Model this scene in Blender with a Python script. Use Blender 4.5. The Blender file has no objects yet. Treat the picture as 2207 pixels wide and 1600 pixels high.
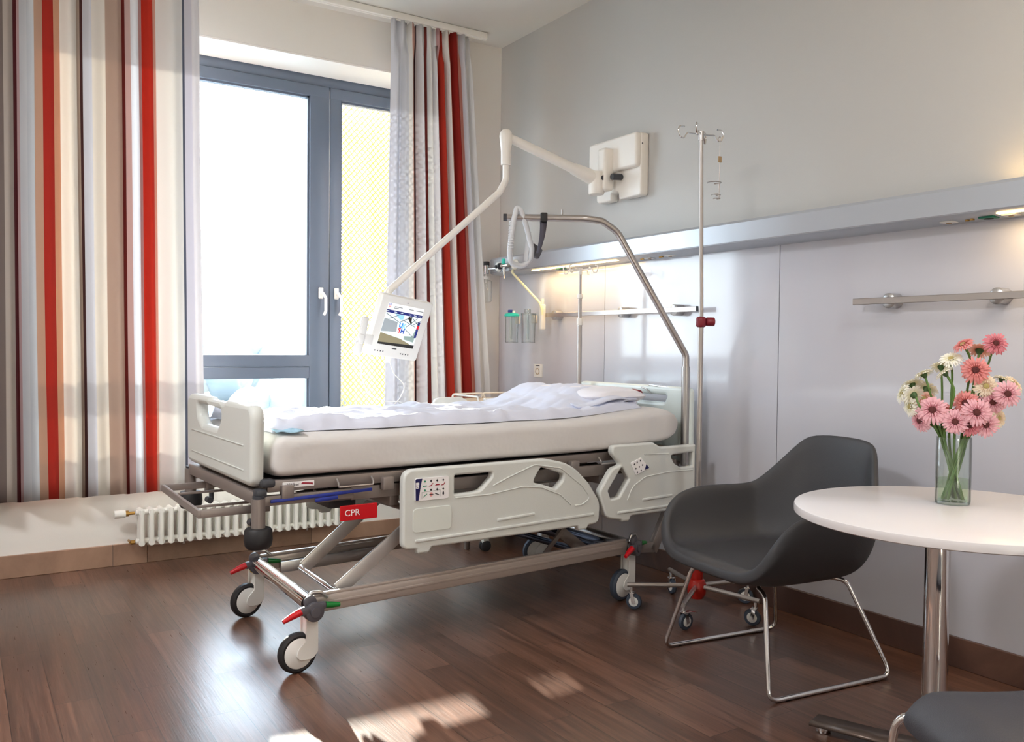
import bpy, bmesh, math, random
from mathutils import Vector, Matrix, noise
PI = math.pi
R = math.radians
C = bpy.context.scene.collection
random.seed(7)

# ------------------------------------------------------------------ materials
def lin(h):
    if isinstance(h, str):
        h = h.lstrip('#'); c = [int(h[i:i+2], 16)/255 for i in (0, 2, 4)]
    else: c = h
    return tuple((x/12.92 if x <= .04045 else ((x+.055)/1.055)**2.4) for x in c) + (1,)

def mat(name, col, rough=.5, metal=0, bump=0, bscale=60, vary=0, vscale=4, coat=0, trans=0, ior=1.45, emit=None, estr=0, aniso=0, spec=.5, sheen=0):
    m = bpy.data.materials.new(name); m.use_nodes = True
    nt = m.node_tree; b = nt.nodes['Principled BSDF']
    b.inputs['Base Color'].default_value = lin(col)
    b.inputs['Roughness'].default_value = rough
    b.inputs['Metallic'].default_value = metal
    b.inputs['Coat Weight'].default_value = coat
    b.inputs['Transmission Weight'].default_value = trans
    b.inputs['IOR'].default_value = ior
    b.inputs['Specular IOR Level'].default_value = spec
    b.inputs['Sheen Weight'].default_value = sheen
    if emit:
        b.inputs['Emission Color'].default_value = lin(emit); b.inputs['Emission Strength'].default_value = estr
    tc = nt.nodes.new('ShaderNodeTexCoord')
    if vary:
        n = nt.nodes.new('ShaderNodeTexNoise'); n.inputs['Scale'].default_value = vscale; n.inputs['Detail'].default_value = 4
        mx = nt.nodes.new('ShaderNodeMixRGB'); mx.blend_type = 'MULTIPLY'; mx.inputs[1].default_value = lin(col)
        mr = nt.nodes.new('ShaderNodeMapRange'); mr.inputs['To Min'].default_value = 1-vary; mr.inputs['To Max'].default_value = 1+vary*.3
        nt.links.new(tc.outputs['Object'], n.inputs['Vector']); nt.links.new(n.outputs['Fac'], mr.inputs['Value'])
        cb = nt.nodes.new('ShaderNodeCombineColor')
        for i in range(3): nt.links.new(mr.outputs[0], cb.inputs[i])
        mx.inputs[0].default_value = 1
        nt.links.new(cb.outputs[0], mx.inputs[2]); nt.links.new(mx.outputs[0], b.inputs['Base Color'])
    if bump:
        n = nt.nodes.new('ShaderNodeTexNoise'); n.inputs['Scale'].default_value = bscale; n.inputs['Detail'].default_value = 3
        bp = nt.nodes.new('ShaderNodeBump'); bp.inputs['Strength'].default_value = bump; bp.inputs['Distance'].default_value = .01
        nt.links.new(tc.outputs['Object'], n.inputs['Vector']); nt.links.new(n.outputs['Fac'], bp.inputs['Height']); nt.links.new(bp.outputs[0], b.inputs['Normal'])
    return m

M = {}
M['paint_grey'] = mat('grey wall paint', '#bdbcb9', .42, bump=.05, bscale=200, spec=.35)
M['panel'] = mat('glossy lavender grey wall panel', '#c6c6ce', .28, bump=.006, bscale=1.2, spec=.5, coat=1)
M['panel'].node_tree.nodes['Principled BSDF'].inputs['Coat Roughness'].default_value = .09; M['panel'].node_tree.nodes['Principled BSDF'].inputs['Coat IOR'].default_value = 1.5
M['rail_taupe'] = mat('light taupe chassis lacquer', '#a89c94', .35, metal=.3)
M['steel_blue'] = mat('bluish polished cylinder', '#8fa3c0', .18, metal=1)
M['paint_white'] = mat('warm white wall paint', '#e8e5df', .7, bump=.05, bscale=200)
M['ceil'] = mat('ceiling paint', '#dcdad4', .8)
M['reveal'] = mat('white reveal', '#f2f0ea', .6)
M['frame'] = mat('blue grey window frame', '#5d6878', .35, spec=.5)
M['seam'] = mat('panel seam', '#8e8d92', .5)
M['white_pl'] = mat('white plastic', '#eeece6', .35)
M['bed_pl'] = mat('pale grey green bed plastic', '#d3d6d2', .42, bump=.06, bscale=300)
M['bed_pl2'] = mat('pale inset plastic', '#dbe0da', .35)
M['head_pl'] = mat('mint white headboard plastic', '#dce6e4', .35)
M['taupe'] = mat('taupe lacquered steel', '#8a807b', .38, metal=.35)
M['steel'] = mat('brushed steel', '#b3adaa', .28, metal=.8)
M['chrome'] = mat('chrome', '#d8d6d6', .07, metal=1)
M['foot_dark'] = mat('dark bronze foot lacquer', '#6b5d55', .3, metal=.5)
M['alu'] = mat('satin aluminium', '#b9b7b6', .32, metal=.9)
M['arm_silver'] = mat('silver lacquer', '#c9c5c2', .35, metal=.5)
M['duct'] = mat('grey blue anodised duct', '#b3b8bf', .3, metal=.35)
M['darkgrey'] = mat('dark grey plastic', '#3c3d42', .45)
M['pedal'] = mat('pedal grey plastic', '#56545a', .4)
M['black'] = mat('black rubber', '#201f21', .55)
M['tyre_blue'] = mat('dark blue grey tyre', '#3d4654', .5)
M['white_metal'] = mat('white lacquered disc', '#e6e6e2', .35)
M['red'] = mat('red plastic', '#c4101c', .35)
M['darkred'] = mat('dark red plastic', '#7e1f2c', .35)
M['hubred'] = mat('hub red plastic', '#a52017', .3)
M['green'] = mat('green plastic', '#157a33', .4)
M['blue'] = mat('blue plastic', '#25358e', .4)
M['navy'] = mat('navy print', '#1d1c52', .4)
M['yellow'] = mat('yellow ring', '#e8c820', .5)
M['print_white'] = mat('white print', '#f4f2f2', .45)
M['print_black'] = mat('black print', '#23222a', .5)
M['print_green'] = mat('green print', '#2e8a68', .5)
M['print_red'] = mat('red print', '#9c2c3c', .5)
M['print_pink'] = mat('pink print', '#e79a98', .5)
M['sheet'] = mat('cream fitted sheet', '#d3d0ce', .85, bump=.55, bscale=9, sheen=.2)
M['duvet'] = mat('bluish white duvet cotton', '#d6daea', .85, bump=.5, bscale=11, sheen=.2)
M['pillow'] = mat('white pillow cotton', '#eceaf0', .85, bump=.2, bscale=20)
M['bluesheet'] = mat('light blue patterned cloth', '#a9cfe6', .85, vary=.4, vscale=60)
M['leather'] = mat('anthracite upholstery', '#3e3e41', .5, bump=.12, bscale=350, spec=.4)
M['leather2'] = mat('anthracite upholstery lighter', '#45454a', .52, bump=.2, bscale=400, spec=.4)
M['tabletop'] = mat('white laminate', '#dedada', .22)
M['cab_white'] = mat('cabinet white', '#e5e5e3', .4)
M['cab_wood'] = mat('light maple top', '#e2d3bd', .45, vary=.15, vscale=8)
M['lamp_white'] = mat('ivory lacquer', '#ece7df', .35)
M['teal'] = mat('turquoise lid', '#3fd6c2', .35)
M['teal_d'] = mat('dark green socket', '#0f6b52', .4)
M['brass'] = mat('brass pins', '#b28a4a', .3, metal=.9)
M['tube'] = mat('pale yellow silicone tube', '#ece6bd', .4)
M['khaki'] = mat('tan tag', '#a98f6d', .5)
M['strap'] = mat('dark grey webbing', '#4c4a55', .7)
M['grip'] = mat('light grey grip plastic', '#cfd1d4', .4)
M['rad'] = mat('radiator enamel', '#f1f0ea', .3)
M['mesh'] = mat('gold anodised mesh', '#dcb659', .5, metal=.1)
M['foliage'] = mat('haze-tinted foliage', '#858b8e', .9)  # pale grey stands in for the haze in front of the trees
M['stem'] = mat('gerbera stem green', '#5b7d3a', .5, vary=.3, vscale=30)
M['calyx'] = mat('calyx green', '#3f5a30', .6)
M['screen_white'] = mat('screen white', '#b8b8b8', .3, emit='#ffffff', estr=.45)
M['handset'] = mat('handset grey', '#d6d5d2', .4)

def glass_mat(name, tint='#ffffff', fac=.06, rough=0.0):
    m = bpy.data.materials.new(name); m.use_nodes = True; nt = m.node_tree
    for n in list(nt.nodes): nt.nodes.remove(n)
    o = nt.nodes.new('ShaderNodeOutputMaterial'); t = nt.nodes.new('ShaderNodeBsdfTransparent'); g = nt.nodes.new('ShaderNodeBsdfGlossy')
    t.inputs['Color'].default_value = lin(tint); g.inputs['Roughness'].default_value = rough
    lw = nt.nodes.new('ShaderNodeLayerWeight'); lw.inputs['Blend'].default_value = .12
    mr = nt.nodes.new('ShaderNodeMapRange'); mr.inputs['To Min'].default_value = fac; mr.inputs['To Max'].default_value = .7
    mx = nt.nodes.new('ShaderNodeMixShader')
    nt.links.new(lw.outputs['Fresnel'], mr.inputs['Value']); nt.links.new(mr.outputs[0], mx.inputs[0])
    nt.links.new(t.outputs[0], mx.inputs[1]); nt.links.new(g.outputs[0], mx.inputs[2]); nt.links.new(mx.outputs[0], o.inputs[0])
    return m
M['pane'] = glass_mat('window glass', '#fafefe', .04)
M['jar'] = glass_mat('clear jar plastic', '#fbfdfd', .08, .05)
M['jar_edge'] = glass_mat('thick clear plastic', '#e6ebea', .2, .08)
M['vase'] = glass_mat('vase glass', '#f9fcfb', .06, .01)
M['vase_base'] = glass_mat('vase base glass', '#f0f8f5', .2, .02)
M['water'] = glass_mat('vase water', '#eef6e6', .05, .02)

def screen_mat(name, c, s=.75):
    return mat(name, c, .3, emit=c, estr=s*.45)
def wood_mat(name, base, along='Y', gloss=.28, plank_w=.13, plank_l=.95, dark='#3d2a23', light='#7d5847'):
    m = bpy.data.materials.new(name); m.use_nodes = True; nt = m.node_tree; N = nt.nodes; L = nt.links
    b = N['Principled BSDF']
    tc = N.new('ShaderNodeTexCoord'); mp = N.new('ShaderNodeMapping')
    mp.inputs['Rotation'].default_value = (0, 0, R(90) if along == 'Y' else 0)
    L.new(tc.outputs['Object'], mp.inputs['Vector'])
    br = N.new('ShaderNodeTexBrick'); br.inputs['Scale'].default_value = 1; br.inputs['Brick Width'].default_value = plank_l
    br.inputs['Row Height'].default_value = plank_w; br.inputs['Mortar Size'].default_value = .0012; br.offset = .37
    br.inputs['Color1'].default_value = (0, 0, 0, 1); br.inputs['Color2'].default_value = (1, 1, 1, 1); br.inputs['Mortar'].default_value = (.0, .0, .0, 1)
    br.inputs['Bias'].default_value = 0
    L.new(mp.outputs[0], br.inputs['Vector'])
    # grain stretched along the plank
    ms = N.new('ShaderNodeMapping'); ms.inputs['Scale'].default_value = (1.4, 30, 1); L.new(mp.outputs[0], ms.inputs['Vector'])
    ad = N.new('ShaderNodeVectorMath'); ad.operation = 'ADD'; L.new(ms.outputs[0], ad.inputs[0])
    sc = N.new('ShaderNodeVectorMath'); sc.operation = 'SCALE'; sc.inputs['Scale'].default_value = 7; L.new(br.outputs['Color'], sc.inputs[0]); L.new(sc.outputs[0], ad.inputs[1])
    n1 = N.new('ShaderNodeTexNoise'); n1.inputs['Scale'].default_value = 1.5; n1.inputs['Detail'].default_value = 7; n1.inputs['Roughness'].default_value = .65; n1.inputs['Distortion'].default_value = .6
    L.new(ad.outputs[0], n1.inputs['Vector'])
    n2 = N.new('ShaderNodeTexNoise'); n2.inputs['Scale'].default_value = 6; n2.inputs['Detail'].default_value = 4
    L.new(ad.outputs[0], n2.inputs['Vector'])
    rp = N.new('ShaderNodeValToRGB'); rp.color_ramp.elements[0].position = .28; rp.color_ramp.elements[1].position = .75
    rp.color_ramp.elements[0].color = lin(dark); rp.color_ramp.elements[1].color = lin(light)
    e = rp.color_ramp.elements.new(.5); e.color = lin(base)
    mixf = N.new('ShaderNodeMath'); mixf.operation = 'MULTIPLY_ADD'; mixf.inputs[1].default_value = .20; L.new(br.outputs['Color'], mixf.inputs[0])
    sub = N.new('ShaderNodeMath'); sub.operation = 'MULTIPLY_ADD'; sub.inputs[1].default_value = .85; sub.inputs[2].default_value = .0; L.new(n1.outputs['Fac'], sub.inputs[0]); L.new(sub.outputs[0], mixf.inputs[2])
    L.new(mixf.outputs[0], rp.inputs[0])
    mort = N.new('ShaderNodeMixRGB'); mort.blend_type = 'MIX'; mort.inputs[2].default_value = lin('#241813'); L.new(br.outputs['Fac'], mort.inputs[0]); L.new(rp.outputs[0], mort.inputs[1])
    L.new(mort.outputs[0], b.inputs['Base Color'])
    rr = N.new('ShaderNodeMapRange'); rr.inputs['To Min'].default_value = gloss-.05; rr.inputs['To Max'].default_value = gloss+.1; L.new(n2.outputs['Fac'], rr.inputs['Value']); L.new(rr.outputs[0], b.inputs['Roughness'])
    bp = N.new('ShaderNodeBump'); bp.inputs['Strength'].default_value = .12; bp.inputs['Distance'].default_value = .003; L.new(n2.outputs['Fac'], bp.inputs['Height']); L.new(bp.outputs[0], b.inputs['Normal'])
    b.inputs['Specular IOR Level'].default_value = .6; b.inputs['Coat Weight'].default_value = .35; b.inputs['Coat Roughness'].default_value = gloss
    return m
M['floor'] = wood_mat('brown wood plank vinyl', '#5a3d30', 'Y', .28)
M['base_y'] = wood_mat('brown wood skirting along head wall', '#4b3026', 'Y', .4, .5, 2.2)
M['base_x'] = wood_mat('brown wood skirting along window wall', '#967560', 'X', .4, .5, 1.1, dark='#765844', light='#ad8b75')

def stripe_mat(name, stops, transl=.45):
    """stops: (position 0..1, hex) constant bands of woven colour and fold shade along the cloth's UV.x"""
    m = bpy.data.materials.new(name); m.use_nodes = True; nt = m.node_tree; N = nt.nodes; L = nt.links
    b = N['Principled BSDF']; out = N['Material Output']
    uv = N.new('ShaderNodeUVMap'); sx = N.new('ShaderNodeSeparateXYZ'); L.new(uv.outputs[0], sx.inputs[0])
    cols = None
    # two ramps chained because one ramp holds at most 32 stops
    rp = N.new('ShaderNodeValToRGB'); cr = rp.color_ramp; cr.interpolation = 'CONSTANT'
    cr.elements[0].position = 0; cr.elements[0].color = lin(stops[0][1])
    cr.elements[1].position = stops[1][0]; cr.elements[1].color = lin(stops[1][1])
    for p, c in stops[2:]:
        e = cr.elements.new(min(p, .9999)); e.color = lin(c)
    L.new(sx.outputs[0], rp.inputs[0])
    wv = N.new('ShaderNodeTexNoise'); wv.inputs['Scale'].default_value = 1; tc = N.new('ShaderNodeTexCoord'); mp = N.new('ShaderNodeMapping')
    mp.inputs['Scale'].default_value = (900, 900, 250); L.new(tc.outputs['Object'], mp.inputs[0]); L.new(mp.outputs[0], wv.inputs['Vector'])
    bp = N.new('ShaderNodeBump'); bp.inputs['Strength'].default_value = .15; bp.inputs['Distance'].default_value = .002; L.new(wv.outputs['Fac'], bp.inputs['Height']); L.new(bp.outputs[0], b.inputs['Normal'])
    L.new(rp.outputs[0], b.inputs['Base Color']); b.inputs['Roughness'].default_value = .9
    tr = N.new('ShaderNodeBsdfTranslucent'); L.new(rp.outputs[0], tr.inputs['Color'])
    mx = N.new('ShaderNodeMixShader'); mx.inputs[0].default_value = transl
    L.new(b.outputs[0], mx.inputs[1]); L.new(tr.outputs[0], mx.inputs[2]); L.new(mx.outputs[0], out.inputs[0])
    return m

def petal_mat(name, c1, c2):
    """c1 petal tip colour, c2 petal root colour (UV.x runs root to tip)"""
    m = bpy.data.materials.new(name); m.use_nodes = True; nt = m.node_tree; N = nt.nodes; L = nt.links
    b = N['Principled BSDF']; uv = N.new('ShaderNodeUVMap'); sx = N.new('ShaderNodeSeparateXYZ'); L.new(uv.outputs[0], sx.inputs[0])
    rp = N.new('ShaderNodeValToRGB'); rp.color_ramp.elements[0].position = .15; rp.color_ramp.elements[0].color = lin(c2); rp.color_ramp.elements[1].position = .6; rp.color_ramp.elements[1].color = lin(c1)
    L.new(sx.outputs[0], rp.inputs[0]); L.new(rp.outputs[0], b.inputs['Base Color']); b.inputs['Roughness'].default_value = .6
    b.inputs['Specular IOR Level'].default_value = .3
    tr = N.new('ShaderNodeBsdfTranslucent'); L.new(rp.outputs[0], tr.inputs['Color'])
    mx = N.new('ShaderNodeMixShader'); mx.inputs[0].default_value = .25
    L.new(b.outputs[0], mx.inputs[1]); L.new(tr.outputs[0], mx.inputs[2]); L.new(mx.outputs[0], N['Material Output'].inputs[0])
    return m

# ------------------------------------------------------------------ mesh helpers
def fillet(pts, rad, n=5, closed=False):
    pts = [Vector(p) for p in pts]; out = []; N_ = len(pts)
    for i, p in enumerate(pts):
        if not closed and i in (0, N_-1): out.append(p); continue
        a = pts[(i-1) % N_]; c = pts[(i+1) % N_]
        r = rad[i] if isinstance(rad, (list, tuple)) else rad
        if r <= 0: out.append(p); continue
        da = (a-p); dc = (c-p); la, lc = da.length, dc.length
        if la < 1e-6 or lc < 1e-6: continue
        da.normalize(); dc.normalize()
        ang = da.angle(dc)
        if ang > PI-.02: out.append(p); continue
        t = min(r/math.tan(ang/2), la*.48, lc*.48)
        s, e = p+da*t, p+dc*t
        for k in range(n+1):
            u = k/n; out.append(s*(1-u)**2 + p*2*u*(1-u) + e*u*u)
    return out

class MB:
    def __init__(s): s.bm = bmesh.new(); s.uv = None
    def box(s, c, size, rot=None, bev=0, seg=2):
        r = bmesh.ops.create_cube(s.bm, size=1); vs = r['verts']
        mt = Matrix.Translation(Vector(c)) @ (rot.to_4x4() if rot else Matrix()) @ Matrix.Diagonal((*size, 1))
        bmesh.ops.transform(s.bm, matrix=mt, verts=vs)
        if bev:
            es = list({e for v in vs for e in v.link_edges})
            bmesh.ops.bevel(s.bm, geom=es, offset=bev, segments=seg, affect='EDGES', profile=.5)
        return s
    def bar(s, p, q, w, h, bev=0, up=(0, 0, 1)):
        p, q = Vector(p), Vector(q); d = q-p; L_ = d.length; x = d.normalized(); u = Vector(up)
        y = u.cross(x)
        if y.length < 1e-4: y = Vector((0, 1, 0)).cross(x)
        y.normalize(); z = x.cross(y)
        return s.box((p+q)/2, (L_, w, h), Matrix((x, y, z)).transposed(), bev)
    def tube(s, pts, r, seg=12, closed=False, caps=True):
        pts = [Vector(p) for p in pts]; q = [pts[0]]
        for p in pts[1:]:
            if (p-q[-1]).length > 1e-5: q.append(p)
        pts = q; n = len(pts)
        rad = (lambda i: r[i]) if isinstance(r, (list, tuple)) else (lambda i: r)
        def tan(i):
            a = pts[(i-1) % n] if (closed or i > 0) else pts[i]; b = pts[(i+1) % n] if (closed or i < n-1) else pts[i]
            return (b-a).normalized()
        t = tan(0); ref = Vector((0, 0, 1)) if abs(t.z) < .9 else Vector((1, 0, 0))
        nrm = t.cross(ref).normalized(); rings = []; pt = t
        for i in range(n):
            t = tan(i); ax = pt.cross(t)
            if ax.length > 1e-7: nrm = Matrix.Rotation(pt.angle(t), 3, ax.normalized()) @ nrm
            bn = t.cross(nrm).normalized()
            rings.append([s.bm.verts.new(pts[i]+(nrm*math.cos(2*PI*k/seg)+bn*math.sin(2*PI*k/seg))*rad(i)) for k in range(seg)]); pt = t
        for i in range(n if closed else n-1):
            a, b = rings[i], rings[(i+1) % n]
            for k in range(seg): s.bm.faces.new((a[k], a[(k+1) % seg], b[(k+1) % seg], b[k]))
        if caps and not closed:
            s.bm.faces.new(list(reversed(rings[0]))); s.bm.faces.new(rings[-1])
        return s
    def cyl(s, p, q, r, seg=24, r2=None, bev=0):
        p, q = Vector(p), Vector(q)
        if bev:
            d = (q-p).normalized()*bev; r2 = r if r2 is None else r2
            return s.tube([p, p+d*.3, p+d, q-d, q-d*.3, q], [r-bev, r-bev*.3, r, r2, r2-bev*.3, r2-bev], seg)
        return s.tube([p, q], [r, r if r2 is None else r2], seg)
    def lathe(s, prof, org=(0, 0, 0), axis=(0, 0, 1), seg=32):
        ax = Vector(axis).normalized(); ref = Vector((1, 0, 0)) if abs(ax.x) < .9 else Vector((0, 1, 0))
        x = (ref - ax*ref.dot(ax)).normalized(); y = ax.cross(x); o = Vector(org); rings = []
        for r, z in prof:
            if r < 1e-6: rings.append([s.bm.verts.new(o+ax*z)])
            else: rings.append([s.bm.verts.new(o+ax*z+(x*math.cos(2*PI*k/seg)+y*math.sin(2*PI*k/seg))*r) for k in range(seg)])
        for a, b in zip(rings, rings[1:]):
            for k in range(seg):
                k2 = (k+1) % seg
                if len(a) == 1 and len(b) == 1: break
                if len(a) == 1: s.bm.faces.new((a[0], b[k2], b[k]))
                elif len(b) == 1: s.bm.faces.new((a[k], a[k2], b[0]))
                else: s.bm.faces.new((a[k], a[k2], b[k2], b[k]))
        return s
    def poly(s, pts):
        s.bm.faces.new([s.bm.verts.new(Vector(p)) for p in pts]); return s
    def grid(s, rows, closeu=False, uvs=None):
        vr = [[s.bm.verts.new(Vector(p)) for p in row] for row in rows]; fs = []
        lay = s.bm.loops.layers.uv.verify() if uvs else None
        for i in range(len(vr)-1):
            m = len(vr[i])
            for j in range(m if closeu else m-1):
                j2 = (j+1) % m
                f = s.bm.faces.new((vr[i][j], vr[i][j2], vr[i+1][j2], vr[i+1][j])); fs.append(f)
                if uvs:
                    for l, (a, b) in zip(f.loops, ((i, j), (i, j2), (i+1, j2), (i+1, j))): l[lay].uv = uvs(a, b)
        return vr
    def build(s, name, m, parent=None, smooth=40, mods=(), recalc=True, loc=None, kind=None):
        if recalc: bmesh.ops.recalc_face_normals(s.bm, faces=s.bm.faces)
        me = bpy.data.meshes.new(name); s.bm.to_mesh(me); s.bm.free()
        return link(name, me, m, parent, smooth, mods, loc, kind)

def link(name, me, m, parent=None, smooth=40, mods=(), loc=None, kind=None):
    if not me.materials: me.materials.append(M[m] if isinstance(m, str) else m)
    if smooth:
        me.polygons.foreach_set('use_smooth', [True]*len(me.polygons)); me.set_sharp_from_angle(angle=R(smooth))
    o = bpy.data.objects.new(name, me); C.objects.link(o)
    if parent: o.parent = parent
    if loc: o.location = loc
    if kind: o['kind'] = kind
    for t, kw in mods:
        md = o.modifiers.new(t.lower(), t)
        for k, v in kw.items(): setattr(md, k, v)
    return o

def plate(name, m, outline, holes=(), t=.02, bev=.004, frame=None, parent=None, smooth=50):
    """flat plate with holes: outlines in local xy, extruded t about z=0 and edge-rounded; frame = 4x4 placing it"""
    cu = bpy.data.curves.new(name, 'CURVE'); cu.dimensions = '2D'; cu.fill_mode = 'BOTH'
    for o_ in (outline, *holes):
        sp = cu.splines.new('POLY'); sp.points.add(len(o_)-1); sp.use_cyclic_u = True
        for i, p in enumerate(o_): sp.points[i].co = (p[0], p[1], 0, 1)
    cu.extrude = t/2-bev; cu.bevel_depth = bev; cu.bevel_resolution = 2; cu.offset = -bev
    tmp = bpy.data.objects.new('tmp', cu); C.objects.link(tmp)
    dg = bpy.context.evaluated_depsgraph_get(); dg.update()
    me = bpy.data.meshes.new_from_object(tmp.evaluated_get(dg)); bpy.data.objects.remove(tmp); bpy.data.curves.remove(cu)
    me.name = name
    if frame: me.transform(frame)
    me.materials.clear()
    return link(name, me, m, parent, smooth)

def text(name, m, s, size, frame, parent=None, ext=.0006, align='CENTER', bold=0):
    cu = bpy.data.curves.new(name, 'FONT'); cu.body = s; cu.size = size; cu.extrude = ext; cu.align_x = align; cu.align_y = 'CENTER'; cu.offset = bold; cu.resolution_u = 3
    tmp = bpy.data.objects.new('tmp', cu); C.objects.link(tmp)
    dg = bpy.context.evaluated_depsgraph_get(); dg.update()
    me = bpy.data.meshes.new_from_object(tmp.evaluated_get(dg)); bpy.data.objects.remove(tmp); bpy.data.curves.remove(cu)
    me.transform(frame); me.materials.clear(); me.name = name
    return link(name, me, m, parent, 0)

def frame(o, x, y):
    x = Vector(x).normalized(); y = Vector(y); z = x.cross(y).normalized(); y = z.cross(x)
    return Matrix.Translation(Vector(o)) @ Matrix((x, y, z)).transposed().to_4x4()

def tag(o, label=None, cat=None, group=None, kind=None):
    if label: o['label'] = label
    if cat: o['category'] = cat
    if group: o['group'] = group
    if kind: o['kind'] = kind
    return o
def empty(name, loc=(0, 0, 0), rz=0, label=None, cat=None, group=None, kind=None):
    o = bpy.data.objects.new(name, None); C.objects.link(o); o.location = loc; o.rotation_euler.z = rz; o.empty_display_size = .05
    return tag(o, label, cat, group, kind)
def copy_tree(o, parent=None):
    c = o.copy(); C.objects.link(c); c.parent = parent
    for ch in o.children: copy_tree(ch, c)
    return c
def rect(x0, y0, x1, y1): return [(x0, y0), (x1, y0), (x1, y1), (x0, y1)]
def rrect(x0, y0, x1, y1, r, n=5): return [tuple(p[:2]) for p in fillet([(x, y, 0) for x, y in rect(x0, y0, x1, y1)], r, n, True)]
def rpoly(pts, r, n=5): return [tuple(p[:2]) for p in fillet([(x, y, 0) for x, y in pts], r, n, True)]

# ------------------------------------------------------------------ the room
WX, WY, CZ = 3.198, 5.19, 3.27
XL, YB = -1.9, -2.6
def st(o): o['kind'] = 'structure'; return o
st(MB().box(((XL+WX)/2, (YB+5.06)/2, -.05), (WX-XL, 5.06-YB, .1)).build('floor', 'floor', smooth=0))
st(MB().box(((XL+WX)/2, (YB+WY)/2, CZ+.05), (WX-XL+.4, WY-YB+.4, .1)).build('ceiling', 'ceil', smooth=0))
b = MB(); b.box((WX+.1, (YB+WY)/2, (1.69+CZ)/2), (.2, WY-YB+.4, CZ-1.69)); wr = st(b.build('wall_right', 'paint_grey', smooth=0))
# glossy lower cladding panels with fine seams, part of the head wall
seams = [YB, -.1, 1.31, 2.726, 4.009, WY]
for i, (a, c) in enumerate(zip(seams, seams[1:])):
    MB().box((WX+.1, (a+c)/2, .845), (.2, c-a-.0035, 1.69), bev=.0008, seg=1).build('wall_panel', 'panel', wr, 30)
MB().box((WX+.12, (YB+WY)/2, .845), (.2, WY-YB, 1.69)).build('panel_backing', 'seam', wr, 0)
st(MB().box((XL-.1, (YB+WY)/2, CZ/2), (.2, WY-YB+.4, CZ)).build('wall_left', 'paint_white', smooth=0))
st(MB().box(((XL+WX)/2, YB-.1, CZ/2), (WX-XL+.4, .2, CZ)).build('wall_back', 'paint_white', smooth=0))
# window wall: opening x .30..2.98, z .62..2.966, reveal .33 deep; thicker parapet below
OX0, OX1, OZ0, OZ1, FY = .30, 2.86, .555, 2.966, 5.52
b = MB()
b.box(((XL+OX0)/2, (WY+FY)/2+.05, CZ/2), (OX0-XL, FY-WY+.1, CZ))
b.box(((OX1+WX+.2)/2, (WY+FY)/2+.05, CZ/2), (WX+.2-OX1, FY-WY+.1, CZ))
b.box(((OX0+OX1)/2, (WY+FY)/2+.05, (OZ1+CZ)/2), (OX1-OX0, FY-WY+.1, CZ-OZ1))
b.box(((OX0+OX1)/2, (WY+FY)/2+.05, OZ0/2), (OX1-OX0, FY-WY+.1, OZ0))
b.box(((XL+WX)/2, (5.06+WY)/2, OZ0/2-.01), (WX-XL, WY-5.06, OZ0-.02))
ww = st(b.build('wall_window', 'paint_white', smooth=0))
b = MB(); b.box(((OX0+OX1)/2, (WY+FY)/2, OZ1-.006), (OX1-OX0, FY-WY-.004, .01))
b.box((OX0+.006, (WY+FY)/2, (OZ0+OZ1)/2), (.01, FY-WY-.004, OZ1-OZ0)); b.box((OX1-.006, (WY+FY)/2, (OZ0+OZ1)/2), (.01, FY-WY-.004, OZ1-OZ0))
st(b.build('trim_1', 'reveal', smooth=0))
st(MB().box(((OX0+OX1)/2, (5.05+FY)/2-.0, OZ0+.004), (OX1-OX0+.1, FY-5.05, .025), bev=.004).build('window_sill', 'reveal'))
# skirtings
st(MB().box((WX-.008, (YB+4.95)/2, .0575), (.016, 4.95-YB, .115), bev=.002, seg=1).build('baseboard_right', 'base_y', smooth=30))
st(MB().box(((XL+.865)/2, 5.052, .0575), (.865-XL, .016, .115), bev=.002, seg=1).build('baseboard_window', 'base_x', smooth=30))
st(MB().box(((.867+WX-.02)/2, 5.053, .047), (WX-.02-.867, .014, .094), bev=.002, seg=1).build('baseboard_radiator', 'base_x', smooth=30))

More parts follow.
